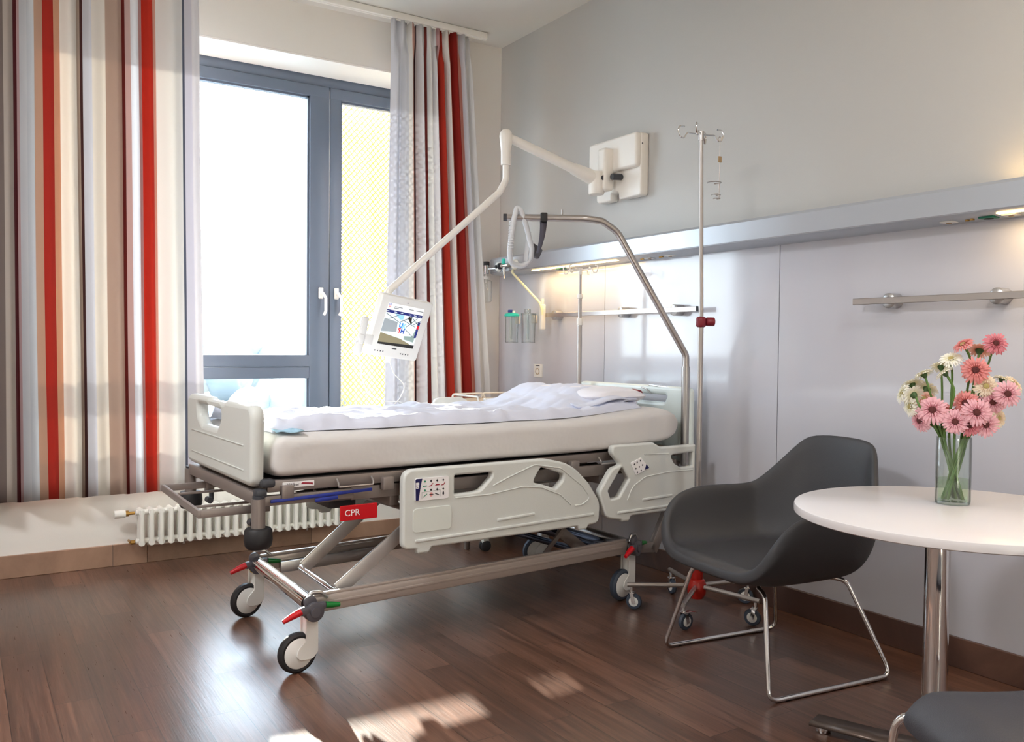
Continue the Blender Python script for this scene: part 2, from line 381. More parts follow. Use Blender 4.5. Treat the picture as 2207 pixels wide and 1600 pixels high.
# ------------------------------------------------------------------ window
win = empty('window_1', ((OX0+OX1)/2, FY, OZ0), kind='structure')
def W(p): return tuple(Vector(p)-Vector(win.location))
def wbox(b, x0, x1, z0, z1, y0=FY, y1=FY+.07, bev=.004): return b.box(W(((x0+x1)/2, (y0+y1)/2, (z0+z1)/2)), (x1-x0, y1-y0, z1-z0), bev=bev, seg=2)
SEAM = 2.079
b = MB()
wbox(b, OX0, OX1, 2.895, OZ1+.02, FY+.012, FY+.09); wbox(b, OX0, OX1, OZ0-.02, .67, FY+.012, FY+.09)
wbox(b, OX0-.01, .345, .67, 2.895, FY+.012, FY+.09); wbox(b, OX1-.045, OX1+.01, .67, 2.895, FY+.012, FY+.09)
b.build('window_frame', 'frame', win, 30)
def sash(x0, x1, gx0, gx1, trans):
    b = MB(); zt, zb = 2.893, .672; gt, gb = 2.822, .735
    wbox(b, x0, x1, gt, zt); wbox(b, x0, x1, zb, gb); wbox(b, x0, gx0, gb-.004, gt+.004); wbox(b, gx1, x1, gb-.004, gt+.004)
    # glazing beads
    for a, c, z0, z1 in ((gx0, gx1, gt-.012, gt), (gx0, gx1, gb, gb+.012), (gx0, gx0+.012, gb, gt), (gx1-.012, gx1, gb, gt)):
        wbox(b, a, c, z0, z1, FY+.02, FY+.06, 0)
    if trans:
        wbox(b, gx0-.002, gx1+.002, .980, 1.052, FY+.004, FY+.066); wbox(b, gx0-.002, gx1+.002, 1.056, 1.132, FY+.0, FY+.07)
        wbox(b, gx0, gx1, 1.05, 1.06, FY+.01, FY+.06, 0)
    s_ = b.build('sash', 'frame', win, 30)
    g = MB(); g.box(W(((gx0+gx1)/2, FY+.045, (gt+gb)/2)), (gx1-gx0-.006, .006, gt-gb-.006)); g.build('glass_pane', 'pane', s_, 0)
    return s_
s1 = sash(.347, SEAM-.0035, .41, 1.944, True)
s2 = sash(SEAM+.0035, OX1-.047, 2.158, OX1-.11, False)
for s_, hx in ((s1, 2.018), (s2, 2.125)):
    b = MB(); z = 1.52
    b.box(W((hx, FY-.008, z+.02)), (.032, .016, .075), bev=.007, seg=3)
    b.cyl(W((hx, FY-.01, z+.015)), W((hx, FY-.045, z+.015)), .009, 14)
    b.tube([W(p) for p in fillet([(hx, FY-.04, z+.022), (hx+.018, FY-.05, z-.01), (hx+.018, FY-.05, z-.1), (hx+.008, FY-.042, z-.125)], .02)], .0095, 12)
    b.build('window_handle', 'lamp_white', s_)

# expanded-metal sun screen outside the right sash
def add_mesh():
    b = MB(); y = 5.86; x0, x1, z0, z1 = 2.245, 3.3, .35, 3.1; pw, ph = .082, .046
    nx = int((x1-x0)/pw); nz = int((z1-z0)/ph)
    for j in range(nz):
        for s_ in (0, 1):
            pts = []
            for i in range(nx*2+1):
                up = (i+s_) % 2
                pts.append((x0+i*pw/2, y+(.006 if up else -.006), z0+j*ph+(ph if up else 0)*1.0))
            rows = [[(p[0], p[1]-.002, p[2]-.0078) for p in pts], [(p[0], p[1]+.002, p[2]+.0078) for p in pts]]
            b.grid(rows)
    b.box(((x0+x1)/2, y, z0-.01), (x1-x0, .02, .03)); b.box(((x0+x1)/2, y, z1+.01), (x1-x0, .02, .03)); b.box((x0-.006, y, (z0+z1)/2), (.012, .02, z1-z0))
    for zz in (.6, 1.8, 2.95): b.box((3.05, 5.745, zz), (.03, .23, .03))
    o = b.build('expanded_metal_screen', 'mesh', smooth=0, recalc=False, mods=(('SOLIDIFY', dict(thickness=.0012)),))
    tag(o, 'gold expanded metal sun screen outside the right window pane', 'sun screen')
add_mesh()

# outdoors far away
gm = mat('haze-tinted winter fields', '#8f9798', .95, vary=.25, vscale=.03)  # distance haze is mixed into the field colour
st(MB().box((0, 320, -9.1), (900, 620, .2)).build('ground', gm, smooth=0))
def tree_mesh(seed, h, w):
    rnd = random.Random(seed); bm = bmesh.new()
    for k in range(7):
        r = bmesh.ops.create_icosphere(bm, subdivisions=2, radius=1)['verts']
        c = Vector((rnd.uniform(-.35, .35)*w, rnd.uniform(-.2, .2)*w, h*rnd.uniform(.4, .82))); s_ = w*rnd.uniform(.22, .36)
        for v in r: v.co = c + v.co*s_*(1+.35*noise.noise(v.co*2+c))
    for v in bm.verts: pass
    return bm
trees = [(10, 150, 10.6, 10), (20, 140, 9.6, 9), (28, 165, 11.2, 11), (37, 150, 10.2, 12), (46, 160, 10.9, 10), (16, 90, 6.2, 7), (26, 85, 5.4, 7), (35, 95, 6.4, 8), (12.5, 60, 4.2, 5), (21, 62, 3.4, 6)]
tl = ['broad pale tree on the horizon nearest the left curtain', 'low rounded tree on the horizon, second from the left', 'tallest pale tree on the horizon in the window middle',
      'wide pale tree on the horizon right of the tallest', 'pale tree on the horizon beside the window mullion', 'pale bushy tree in the middle distance on the left', 'pale bushy tree in the middle distance at the centre',
      'pale bushy tree in the middle distance on the right', 'nearest low bush outside on the left, seen over the footboard', 'nearest low bush outside, right of the footboard']
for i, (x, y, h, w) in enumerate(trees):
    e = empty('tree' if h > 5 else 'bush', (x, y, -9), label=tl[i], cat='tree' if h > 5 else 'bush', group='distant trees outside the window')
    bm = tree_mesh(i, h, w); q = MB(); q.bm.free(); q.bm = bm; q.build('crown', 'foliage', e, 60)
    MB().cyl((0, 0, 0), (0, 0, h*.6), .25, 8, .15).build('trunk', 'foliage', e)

# ------------------------------------------------------------------ curtains
def curtain(name, xt0, xt1, xb0, xb1, yc, zt, zb, folds, amp, m, label, pleat=0):
    nx, nz = 420, 26; rows = []
    def X(u, t): return (xt0+(xt1-xt0)*u)*(1-t)+(xb0+(xb1-xb0)*u)*t
    # fold phase: irregular
    ph = [0]; rnd = random.Random(len(folds)*3+int(xt0*10))
    for j in range(nz+1):
        t = j/nz; row = []
        for i in range(nx+1):
            u = i/nx
            # locate u in folds list (u positions of front ridges)
            f = 0
            for k in range(len(folds)-1):
                if folds[k][0] <= u <= folds[k+1][0]:
                    w = (u-folds[k][0])/(folds[k+1][0]-folds[k][0]); w = w*w*(3-2*w)
                    f = folds[k][1]*(1-w)+folds[k+1][1]*w; break
            a = amp*(.55+.6*t) if not pleat else amp*(.8+.3*t)
            y = yc - a*f + .006*noise.noise(Vector((u*14, t*2.2, 1.7)))
            if pleat and t < .05: y = yc - .018*math.sin(u*PI*2*pleat)
            x = X(u, t) + .012*noise.noise(Vector((u*9, t*1.6, 5.1)))*t
            z = zt+(zb-zt)*t + (t*.012*f)
            row.append((x, y, z))
        rows.append(row)
    b = MB(); b.grid(rows, uvs=lambda a, c: (c/nx, a/nz))
    o = b.build(name, m, smooth=70, recalc=False, mods=(('SOLIDIFY', dict(thickness=.0015)),))
    return tag(o, label, 'curtain', 'striped window curtains')
LX0, LX1 = -.42, 1.145
def lu(x): return (x-LX0)/(LX1-LX0)
lst = [(-.42, '#b7a7a0'), (-.3, '#8e1d14'), (-.2, '#d8d4d0'), (-.05, '#c8b0a4'), (.06, '#5a4a48'), (.14, '#6e625e'), (.202, '#a99f97'), (.246, '#54141c'), (.262, '#c0a3a4'), (.274, '#cfd2d6'), (.305, '#c2c7cd'), (.335, '#b5937f'), (.372, '#a42416'),
       (.420, '#c9977a'), (.450, '#e9e3db'), (.531, '#b3a294'), (.546, '#4d2b2a'), (.560, '#d3d4db'), (.60, '#e2dcd4'), (.664, '#b49c8e'), (.742, '#6b1d18'), (.762, '#d5bab6'), (.79, '#eceff4'), (.822, '#b79696'), (.842, '#c02c17'), (.900, '#d79f8e'),  # the near-black brown band is fold shade put into the cloth colour
       (.915, '#e9e7e4'), (1.056, '#5c6273'), (1.070, '#d9d8e2'), (1.10, '#e4e2e6')]
lm = stripe_mat('left striped curtain', [(lu(x), c) for x, c in lst], .13)
lf = [(0, -1), (lu(-.33), .8), (lu(-.2), -.8), (lu(-.08), .8), (lu(.04), -.9), (lu(.12), .2), (lu(.22), 1), (lu(.262), -1), (lu(.33), .5), (lu(.40), .9), (lu(.455), .1), (lu(.50), .9), (lu(.548), -1), (lu(.60), .7), (lu(.66), -.2), (lu(.72), .5), (lu(.755), -.7), (lu(.81), .7),
      (lu(.85), -.2), (lu(.885), .6), (lu(.92), -.4), (lu(1.0), .8), (lu(1.062), -.8), (lu(1.11), .6), (1, .1)]
curtain('curtain', LX0, 1.115, LX0, LX1, 4.955, 3.225, .40, lf, .050, lm, 'wide striped red, white and tan curtain at the left of the window')
RX0, RX1 = 2.235, 3.062
def ru(x): return (x-RX0)/(RX1-RX0)
rst = [(2.235, '#dfe1ea'), (2.345, '#d6d8df'), (2.40, '#e6e4e2'), (2.437, '#d7ab9f'), (2.487, '#3f2a30'), (2.498, '#dfe0e4'), (2.585, '#8d3a34'), (2.602, '#ecebea'), (2.645, '#e8e7ea'), (2.695, '#c39a9c'), (2.722, '#b5301d'), (2.772, '#eeecea'),
       (2.812, '#d39e90'), (2.848, '#951e14'), (2.915, '#d1968a'), (2.950, '#d5d6de'), (3.0, '#e2e0e0')]
rm = stripe_mat('right striped curtain', [(ru(x), c) for x, c in rst], .15)
rf = [(0, .2), (.07, .9), (.13, -.2), (.18, .6), (.245, .9), (.305, -1), (.37, .9), (.425, -1), (.47, .8), (.5, -.3), (.54, .7), (.575, -.9), (.62, 1), (.655, -.5), (.70, .8), (.74, -.3), (.79, .9), (.85, -.2), (.9, .8), (.95, -.5), (1, .5)]
curtain('curtain', 2.275, 2.83, RX0, 3.04, 5.0, 3.225, .42, rf, .042, rm, 'narrow striped red and white curtain bunched right of the window', pleat=9)
tr = MB().box(((XL+2.96)/2, 5.0, 3.247), (2.96-XL, .045, .04), bev=.004); tr.box(((XL+2.96)/2, 5.0, 3.226), (2.96-XL, .012, .006))
ct = tr.build('curtain_track', 'reveal'); tag(ct, 'white ceiling mounted curtain track above the window', 'curtain track')
for k in range(12):
    x = 2.29+.54*k/11; MB().box((x, 5.0, 3.222), (.006, .01, .022)).build('glider', 'white_pl', ct)

# ------------------------------------------------------------------ radiator
rad = empty('radiator', (.79, 4.97, .12), label='low white tubular radiator on the wall under the window', cat='radiator')
NS = 24; RP = 1.19/NS
for k in range(NS):
    b = MB(); x = .03+RP*k
    for dy in (-.035, 0, .035):
        b.tube(fillet([(x, dy, 0), (x, dy, .19)], .02), .0125, 10)
    b.tube([(x, -.04, .012), (x, .04, .012)], .0165, 10); b.tube([(x, -.04, .178), (x, .04, .178)], .0165, 10)
    b.cyl((x-RP/2, 0, .018), (x+RP/2, 0, .018), .015, 10); b.cyl((x-RP/2, 0, .172), (x+RP/2, 0, .172), .015, 10)
    b.build('radiator_section', 'rad', rad)
b = MB(); b.cyl((-.0, 0, .172), (-.03, 0, .172), .009, 12); b.cyl((-.03, 0, .172), (-.045, 0, .172), .016, 14); b.build('valve', 'brass', rad)
MB().cyl((-.045, 0, .172), (-.10, 0, .172), .021, 18, bev=.003).build('thermostat_knob', 'white_pl', rad)
b = MB(); b.cyl((0, 0, .015), (-.02, 0, .015), .012, 12); b.cyl((-.02, 0, .015), (-.02, .06, .015), .007, 10); b.build('return_valve', 'brass', rad)
for x in (.25, .95):
    b = MB(); b.box((x, .055, .09), (.02, .07, .14)); b.cyl((x, 0, .0), (x, 0, -.02), .006, 8); b.build('wall_bracket', 'steel', rad)

# ------------------------------------------------------------------ medical supply duct on the head wall
duct = empty('medical_supply_duct', (WX, 2, 1.68), label='long grey blue medical supply duct running along the head wall', cat='supply duct')
Y0, Y1 = -2.4, 5.10
prof = [(0, 0), (-.112, .010), (-.128, .018), (-.128, .108), (-.120, .120), (0, .130)]
b = MB(); b.grid([[(x, y-2, z) for x, z in prof] for y in (Y0, Y1)], closeu=True)
b.poly([(x, Y0-2, z) for x, z in prof]); b.poly([(x, Y1-2, z) for x, z in reversed(prof)])
b.build('duct_housing', 'duct', duct, 30)
b = MB(); b.box((-.1285, (Y0+Y1)/2-2, .021), (.002, Y1-Y0, .003)); b.build('groove_line', 'seam', duct, 0)  # thin darker strip along the lower front edge
warm = mat('warm light diffuser', '#fff1d0', .5, emit='#ffcf84', estr=9)
def strip(ya, yb, nm='reading_light'):
    b = MB(); b.box((-.098, (ya+yb)/2-2, .0085), (.022, yb-ya, .006)); return b.build(nm, warm, duct, 0)
strip(3.78, 4.62); strip(.2, 1.68)
b = MB(); b.box((-.06, -1.3, .1235), (.05, 2.0, .005)); b.build('uplight', warm, duct, 0)
def sockets(y, kind):
    z0 = .004
    if kind == 'w':
        s_ = MB().box((-.055, y-2, z0), (.045, .05, .006), bev=.002).build('socket', 'white_pl', duct)
        MB().box((-.055, y-2, z0-.004), (.012, .014, .004)).build('socket_insert', 'khaki', s_)
    elif kind == 'g':
        s_ = MB().box((-.055, y-2, z0), (.045, .055, .008), bev=.002).build('socket', 'teal_d', duct)
        MB().cyl((-.055, y-2, z0-.006), (-.055, y-2, z0), .016, 16).build('socket_insert', 'black', s_)
    else:
        b = MB()
        for d in (-.012, .012): b.cyl((-.055+d*.4, y-2+d, z0-.004), (-.055+d*.4, y-2+d, z0+.004), .008, 12)
        b.build('equipotential_pin', 'brass', duct)
for y, k in ((1.885, 'w'), (1.805, 'p'), (1.735, 'g'), (1.655, 'w'), (1.59, 'p'), (1.50, 'g'), (4.37, 'g'), (4.27, 'w'), (3.62, 'p'), (3.56, 'w'), (3.47, 'p'), (3.40, 'w')): sockets(y, k)
# gas outlets on the duct front at the window end
for y in (4.985, 4.78):
    b = MB(); b.lathe([(0, .02), (.012, .02), (.026, .018), (.034, .008), (.035, 0), (0, 0)], (-.129, y-2, .055), (-1, 0, 0), 24)
    o_ = b.build('gas_outlet', 'white_pl', duct); MB().cyl((-.149, y-2, .055), (-.157, y-2, .055), .012, 14).build('outlet_port', 'black', o_)

# ------------------------------------------------------------------ equipment rails
def rail(y0, y1, discs, label):
    e = empty('equipment_rail', (WX, y0, 1.40), label=label, cat='wall rail', group='flat steel equipment rails on the head wall')
    MB().box((-.062, (y1-y0)/2, 0), (.012, y1-y0, .026), bev=.0015, seg=1).build('rail_bar', 'steel', e, 30)
    MB().box((-.062, -.001, 0), (.014, .006, .027)).build('end_cap', 'darkgrey', e, 30)
    for y in discs:
        MB().lathe([(0, .056), (.026, .056), (.03, .053), (.03, 0), (0, 0)], (0, y-y0, 0), (-1, 0, 0), 28).build('rail_mount', 'alu', e)
rail(3.193, 4.58, (3.371, 3.80, 4.45), 'flat steel equipment rail holding the suction jars behind the bed')
rail(-.2, 2.287, (2.13, 1.70, 1.2), 'flat steel equipment rail on the wall above the bouquet')

# suction jars
def jar(y, label, lid):
    e = empty('suction_jar', (3.085, y, 1.228), label=label, cat='suction jar', group='clear suction jars on the wall rail')
    MB().lathe([(.0, .0), (.040, .0), (.043, .004), (.046, .175), (.0475, .178), (.0455, .178), (.041, .008), (0, .006)], seg=28).build('jar_body', 'jar', e)
    MB().lathe([(.041, 0), (.044, 0), (.044, .004), (.041, .004), (.041, 0)], seg=28).build('jar_base_rim', 'jar_edge', e)
    b = MB()
    for k in range(9): b.box((-.036*.78-.012, .022, .03+.016*k), (.001, .012, .0015), Matrix.Rotation(R(-30), 3, 'Z'))
    b.build('scale_marks', 'darkgrey', e)
    b = MB(); b.cyl((-.005, 0, .02), (-.005, 0, .175), .008, 12); b.build('inner_tube', 'jar_edge', e)
    if lid:
        MB().lathe([(.05, .172), (.051, .182), (.046, .189), (.022, .196), (0, .197)], seg=28).build('lid', 'teal', e)
        MB().box((-.005, .012, .207), (.02, .036, .018), bev=.004).build('connector', 'blue', e); MB().cyl((0, -.022, .192), (0, -.022, .21), .009, 12).build('port', 'white_pl', e)
    else:
        MB().lathe([(.048, .176), (.049, .186), (0, .188)], seg=28).build('lid', 'jar_edge', e)
        b = MB(); b.cyl((0, .012, .187), (0, .012, .215), .021, 16, bev=.006); b.build('float_cap', 'jar_edge', e)
    b = MB(); b.box((.045, 0, .15), (.03, .03, .05), bev=.003); b.build('rail_clip', 'lamp_white', e)
    return e
jar(4.845, 'clear suction jar with a turquoise lid and blue connector', True)
jar(4.645, 'clear suction jar with a clear lid, nearest the yellow tube', False)
vr = empty('vacuum_regulator', (3.112, 4.53, 1.35), label='ivory vacuum connector clipped on the rail end beside the suction jars', cat='regulator')
MB().box((0, 0, .04), (.035, .03, .16), bev=.006).build('body', 'lamp_white', vr); MB().cyl((0, 0, .12), (0, 0, .155), .011, 14).build('port', 'lamp_white', vr)
tb = MB(); tb.tube(fillet([(3.06, 4.80, 1.70), (3.03, 4.76, 1.68), (3.04, 4.62, 1.58), (3.08, 4.50, 1.47), (3.09, 4.50, 1.40)], .08, 8), .008, 12)
tag(tb.build('suction_tube', 'tube'), 'pale yellow suction tube looping down from the duct to the jars', 'tube')
# flow meter with humidifier bottle at the duct's end
fm = empty('oxygen_flowmeter', (3.03, 5.085, 1.50), label='oxygen flowmeter with clear humidifier bottle at the duct end', cat='flowmeter')
MB().cyl((0, 0, .25), (0, 0, .275), .021, 18).build('black_knob', 'black', fm)
b = MB(); b.cyl((0, 0, .19), (0, 0, .25), .016, 16); b.cyl((0, 0, .225), (.03, -.09, .225), .006, 10); b.build('valve_body', 'chrome', fm)
b = MB(); b.cyl((0, 0, .13), (0, 0, .19), .008, 10); b.cyl((0, 0, .155), (0, 0, .175), .022, 16); b.cyl((0, 0, .165), (-.05, .01, .165), .006, 8); b.build('bottle_cap', 'white_pl', fm)
MB().cyl((-.005, 0, 0), (-.005, 0, .15), .042, 24, bev=.012).build('bottle', 'jar', fm)
MB().box((-.055, -.03, .07), (.02, .05, .09), bev=.006).build('label_plate', 'white_pl', fm)
va = empty('vacuum_adapter', (3.045, 4.88, 1.735), label='chrome vacuum adapter plugged between the two white gas outlets', cat='gas adapter')
b = MB(); b.cyl((0, .04, 0), (0, -.05, 0), .012, 14); b.cyl((0, 0, 0), (0, 0, -.06), .009, 12); b.cyl((0, 0, -.06), (0, 0, -.085), .006, 10); b.cyl((0, 0, 0), (.025, 0, 0), .009, 12); b.build('body', 'chrome', va)
MB().lathe([(0, 0), (.02, 0), (.022, .008), (0, .012)], (0, .05, 0), (0, 1, 0), 18).build('dial', 'darkgrey', va)
MB().cyl((0, .01, .012), (0, .01, .045), .012, 14).build('green_knob', 'teal', va)
# wall socket
ws = empty('wall_socket', (WX, 4.685, 1.045), label='white wall socket on the panel above the bedside cabinet', cat='socket')
MB().box((-.006, 0, 0), (.012, .085, .085), bev=.003).build('cover_plate', 'white_pl', ws)
MB().lathe([(.021, .0), (.021, .003), (.018, .003), (.018, -.004), (0, -.004)], (-.012, 0, -.004), (-1, 0, 0), 24).build('socket_well', 'khaki', ws)
MB().box((-.0125, 0, .034), (.001, .045, .006)).build('inscription_strip', 'darkgrey', ws)

# ------------------------------------------------------------------ the bed
BA = R(2.0)
bed = empty('hospital_bed', (.90, 3.0, 0), BA, 'pale grey hospital bed on wheels with lowered side rails and a red tag', 'bed')
PF = lambda v: frame((0, v, 0), (1, 0, 0), (0, 0, 1))           # plate plane: x->u, y->z, thickness across v (normal -v)
# side rails
def rail_panel(parent_name, outline, holes, v, ridges, insets):
    p = plate(parent_name, 'bed_pl', outline, holes, .036, .009, PF(v), bed)
    b = MB()
    for (a, z0, c, z1) in ridges: b.bar((a, v-.018, z0), (c, v-.018, z1), .012, .012, .004)
    if ridges: b.build('ridge', 'bed_pl', p)
    for r_ in insets: plate('inset_panel', 'bed_pl2', r_, (), .004, .0012, PF(v-.019), p)
    return p
foot_out = rpoly([(.538, .722), (.538, .412), (.598, .408), (.605, .388), (.655, .388), (.665, .409), (1.40, .409), (1.407, .392), (1.452, .392), (1.462, .409), (1.522, .412), (1.528, .505), (1.46, .60), (1.36, .69), (1.22, .722)],
                 [.05, .05, .01, .02, .02, .01, .01, .018, .018, .01, .04, .08, .25, .25, .2], 7)
h1 = rpoly([(.768, .684), (.948, .684), (.944, .664), (.89, .614), (.85, .609), (.768, .609)], [.006, .01, .02, .03, .03, .006])
h2 = rpoly([(1.196, .688), (1.318, .648), (1.314, .622), (1.275, .588), (1.205, .612), (1.152, .624)], .015)
for v in (.02, 1.0):
    rp_ = rail_panel('side_rail', foot_out, (h1, h2), v, [(.972, .484, 1.163, .491), (.59, .441, 1.49, .457)] if v < .5 else [], [rrect(.58, .474, .752, .568, .018)] if v < .5 else [])
    if v > .5: continue
    # curved relief line
    b = MB(); b.tube(fillet([(.95, .0015, .628), (1.02, .0015, .655), (1.16, .0015, .70), (1.30, .0015, .676), (1.42, .0015, .59), (1.47, .0015, .53), (1.42, .0015, .505), (1.38, .0015, .505)], .05), .0032, 8)
    b.tube(fillet([(.77, .0015, .594), (.94, .0015, .594), (1.10, .0015, .612), (1.2, .0015, .60), (1.30, .0015, .56), (1.36, .0015, .51)], .05), .0028, 8); b.build('relief_line', 'bed_pl', rp_)
    cp = plate('control_panel', 'print_white', rrect(.586, .597, .738, .686, .010), (), .004, .001, PF(-.0005), rp_)
    # printing on the control panel
    def Q(nm, m, pts, y=-.0030): return plate(nm, m, pts, (), .0008, .0002, PF(y), rp_, 0)
    Q('panel_print', 'navy', rpoly([(.588, .684), (.618, .684), (.612, .66), (.602, .60), (.590, .599)], [.006, 0, 0, 0, .004]))
    Q('panel_print', 'print_white', rrect(.590, .659, .604, .670, .002), -.0038); Q('panel_print', 'print_white', rrect(.590, .647, .603, .657, .002), -.0038)
    Q('panel_print', 'print_black', rrect(.593, .6505, .600, .653, .001), -.0044)
    for i_, x_ in enumerate((.630, .657, .684, .712)):
        mm = 'print_green' if i_ == 0 else 'print_black'
        for z_ in (.672, .637):
            for a_, b_ in ((.0035, .007), (.001, .010)): Q('panel_print', mm, [(x_-a_*1.3, z_), (x_, z_-b_*.7), (x_+a_*1.3, z_), (x_, z_+b_*.7)])
    Q('panel_print', 'print_green', [(.620, .652), (.637, .652), (.639, .656), (.622, .656)])
    for x_ in (.657, .712): Q('panel_print', 'print_red', [(x_-.009, .651), (x_+.002, .652), (x_+.010, .663), (x_+.008, .664), (x_, .656), (x_-.009, .654)])
    Q('panel_print', 'print_red', [(.674, .652), (.680, .658), (.695, .658), (.695, .653), (.684, .653)])
    for r_ in ((.616, .604, .6165, .630), (.698, .608, .6985, .634)): Q('panel_print', 'print_black', rect(*r_))
    Q('panel_print', 'print_black', [(.616, .630), (.698, .634), (.698, .6345), (.616, .6305)])
    Q('panel_print', 'print_pink', rrect(.652, .611, .664, .627, .0055)); Q('panel_print', 'print_black', rect(.649, .6175, .667, .6205), -.0038)
    Q('panel_print', 'print_green', [(.622, .609), (.640, .621), (.639, .624), (.623, .613)]); Q('panel_print', 'print_black', [(.675, .624), (.693, .616), (.693, .613), (.675, .620)])
    Q('panel_print', 'print_black', rpoly([(.7085, .616), (.712, .611), (.716, .616), (.7155, .623), (.712, .629), (.709, .623)], .001))
head_out = rpoly([(1.600, .757), (1.850, .757), (1.90, .733), (2.132, .733), (2.132, .455), (2.02, .424), (1.715, .424), (1.705, .402), (1.66, .402), (1.652, .412), (1.565, .428), (1.520, .552), (1.600, .655), (1.652, .664), (1.592, .722)],
                 [.03, .03, .02, .006, .03, .03, .01, .016, .016, .008, .05, .04, .06, .01, .03], 6)
hA = rpoly([(1.655, .655), (1.700, .597), (1.640, .518), (1.592, .513), (1.574, .552)], [.01, .012, .02, .006, .01])
hB = rpoly([(1.962, .690), (2.112, .697), (2.112, .628), (2.035, .626), (1.99, .648)], [.01, .006, .006, .02, .03])
for v in (.02, 1.0):
    rp_ = rail_panel('head_side_rail', head_out, (hA, hB), v, [(1.782, .494, 1.975, .498), (1.63, .448, 2.02, .450)] if v < .5 else [], [])
    if v > .5: continue
    b = MB(); b.tube(fillet([(1.69, .0015, .50), (1.72, .0015, .56), (1.80, .0015, .60), (1.95, .0015, .612), (2.11, .0015, .61)], .06), .003, 8)
    b.tube(fillet([(1.79, .0015, .705), (1.88, .0015, .702), (1.95, .0015, .70)], .02), .0028, 8); b.build('relief_line', 'bed_pl', rp_)
    q4 = [(1.702, .672), (1.768, .692), (1.820, .640), (1.735, .612)]
    plate('control_panel', 'print_white', rpoly(q4, .008), (), .004, .001, PF(-.0005), rp_)
    plate('panel_print', 'navy', [(1.80, .66), (1.818, .641), (1.79, .633)], (), .0008, .0002, PF(-.0032), rp_, 0)
    for x_, z_ in ((1.725, .664), (1.742, .672), (1.762, .678), (1.735, .643), (1.756, .650), (1.776, .657), (1.745, .625), (1.768, .632)):
        plate('panel_print', 'print_black', [(x_-.004, z_), (x_, z_-.005), (x_+.004, z_), (x_, z_+.005)], (), .0008, .0002, PF(-.0032), rp_, 0)

# footboard, thickness along u
FF = lambda u: frame((u, 0, 0), (0, 1, 0), (0, 0, 1))            # x->v, y->z
fb_out = rpoly([(.065, .690), (.935, .690), (.945, .985), (.62, .985), (.60, .975), (.40, .975), (.38, .985), (.055, .985)], [.045, .045, .06, .06, .06, .06, .06, .06], 7)
fb_hole = rpoly([(.77, .948), (.44, .948), (.44, .905), (.49, .868), (.70, .868), (.76, .90)], [.025, .02, .03, .03, .03, .03], 6)
fbd = plate('footboard', 'bed_pl', fb_out, (fb_hole,), .05, .02, FF(-.005), bed)
b = MB(); b.bar((-.031, .15, .835), (-.031, .85, .835), .004, .004, .001); b.bar((-.031, .15, .745), (-.031, .85, .745), .004, .004, .001); b.build('relief_line', 'bed_pl', fbd)
# headboard
hb_out = rpoly([(.06, .62), (.94, .62), (.94, 1.008), (.06, 1.008)], [.03, .03, .05, .035], 6)
hb_hole = rpoly([(.22, .962), (.78, .962), (.76, .925), (.24, .925)], .015)
hbd = plate('headboard', 'head_pl', hb_out, (hb_hole,), .045, .018, FF(2.165), bed)
b = MB(); b.bar((2.162, .075, .99), (2.162, .36, 1.008), .03, .012, .005); b.tube(fillet([(2.139, .40, .995), (2.139, .36, .985), (2.139, .33, .965)], .02), .0035, 8); b.build('headboard_latch', 'alu', hbd)

# mattress platform and steel frame
b = MB()
b.bar((.03, .085, .690), (.59, .085, .690), .035, .042, .004); b.bar((.59, .10, .69), (2.10, .10, .70), .03, .04, .004)
b.bar((.03, .915, .690), (2.10, .915, .69), .035, .042, .004); b.bar((.035, .085, .69), (.035, .915, .69), .035, .042, .004); b.bar((2.10, .10, .69), (2.10, .915, .69), .03, .04, .004)
b.build('mattress_platform_frame', 'taupe', bed)
b = MB()
for k in range(4): u0 = (.06, .66, 1.10, 1.50)[k]; u1 = (.64, 1.08, 1.48, 2.08)[k]; b.box(((u0+u1)/2, .5, .703), (u1-u0, .80, .016), bev=.003)
b.build('mattress_platform', 'darkgrey', bed)
b = MB()
b.bar((.0, .075, .640), (.36, .075, .640), .028, .036, .003); b.bar((.36, .10, .635), (2.06, .10, .635), .028, .05, .003); b.bar((.0, .925, .635), (2.06, .925, .635), .028, .045, .003)
b.bar((-.005, .07, .655), (-.005, .93, .655), .04, .045, .004); b.bar((2.06, .08, .63), (2.06, .92, .63), .04, .05, .004)
b.bar((.55, .10, .60), (.55, .92, .60), .04, .06, .003); b.bar((1.62, .10, .60), (1.62, .92, .60), .04, .06, .003)
b.bar((.30, .30, .60), (1.9, .30, .60), .04, .05, .003); b.bar((.30, .70, .60), (1.9, .70, .60), .04, .05, .003)
b.build('lying_frame', 'taupe', bed)
for u in (.10, .50, 1.18, 1.42): MB().box((u, .062, .668), (.046, .03, .05), bev=.004).build('rail_bracket', 'taupe', bed)
for c_, w_ in ((.36, .07), (1.62, .06)):
    MB().tube(fillet([(c_-w_, .058, .70), (c_-w_, .04, .685), (c_-w_, .04, .672), (c_+w_, .04, .672), (c_+w_, .04, .685), (c_+w_, .058, .70)], .012), .004, 8).build('mattress_retainer', 'steel', bed)
b = MB(); b.bar((.035, .050, .640), (.43, .050, .652), .006, .012, .002); b.bar((.20, .046, .630), (.29, .046, .634), .008, .014, .003); b.build('blue_trim', 'blue', bed)
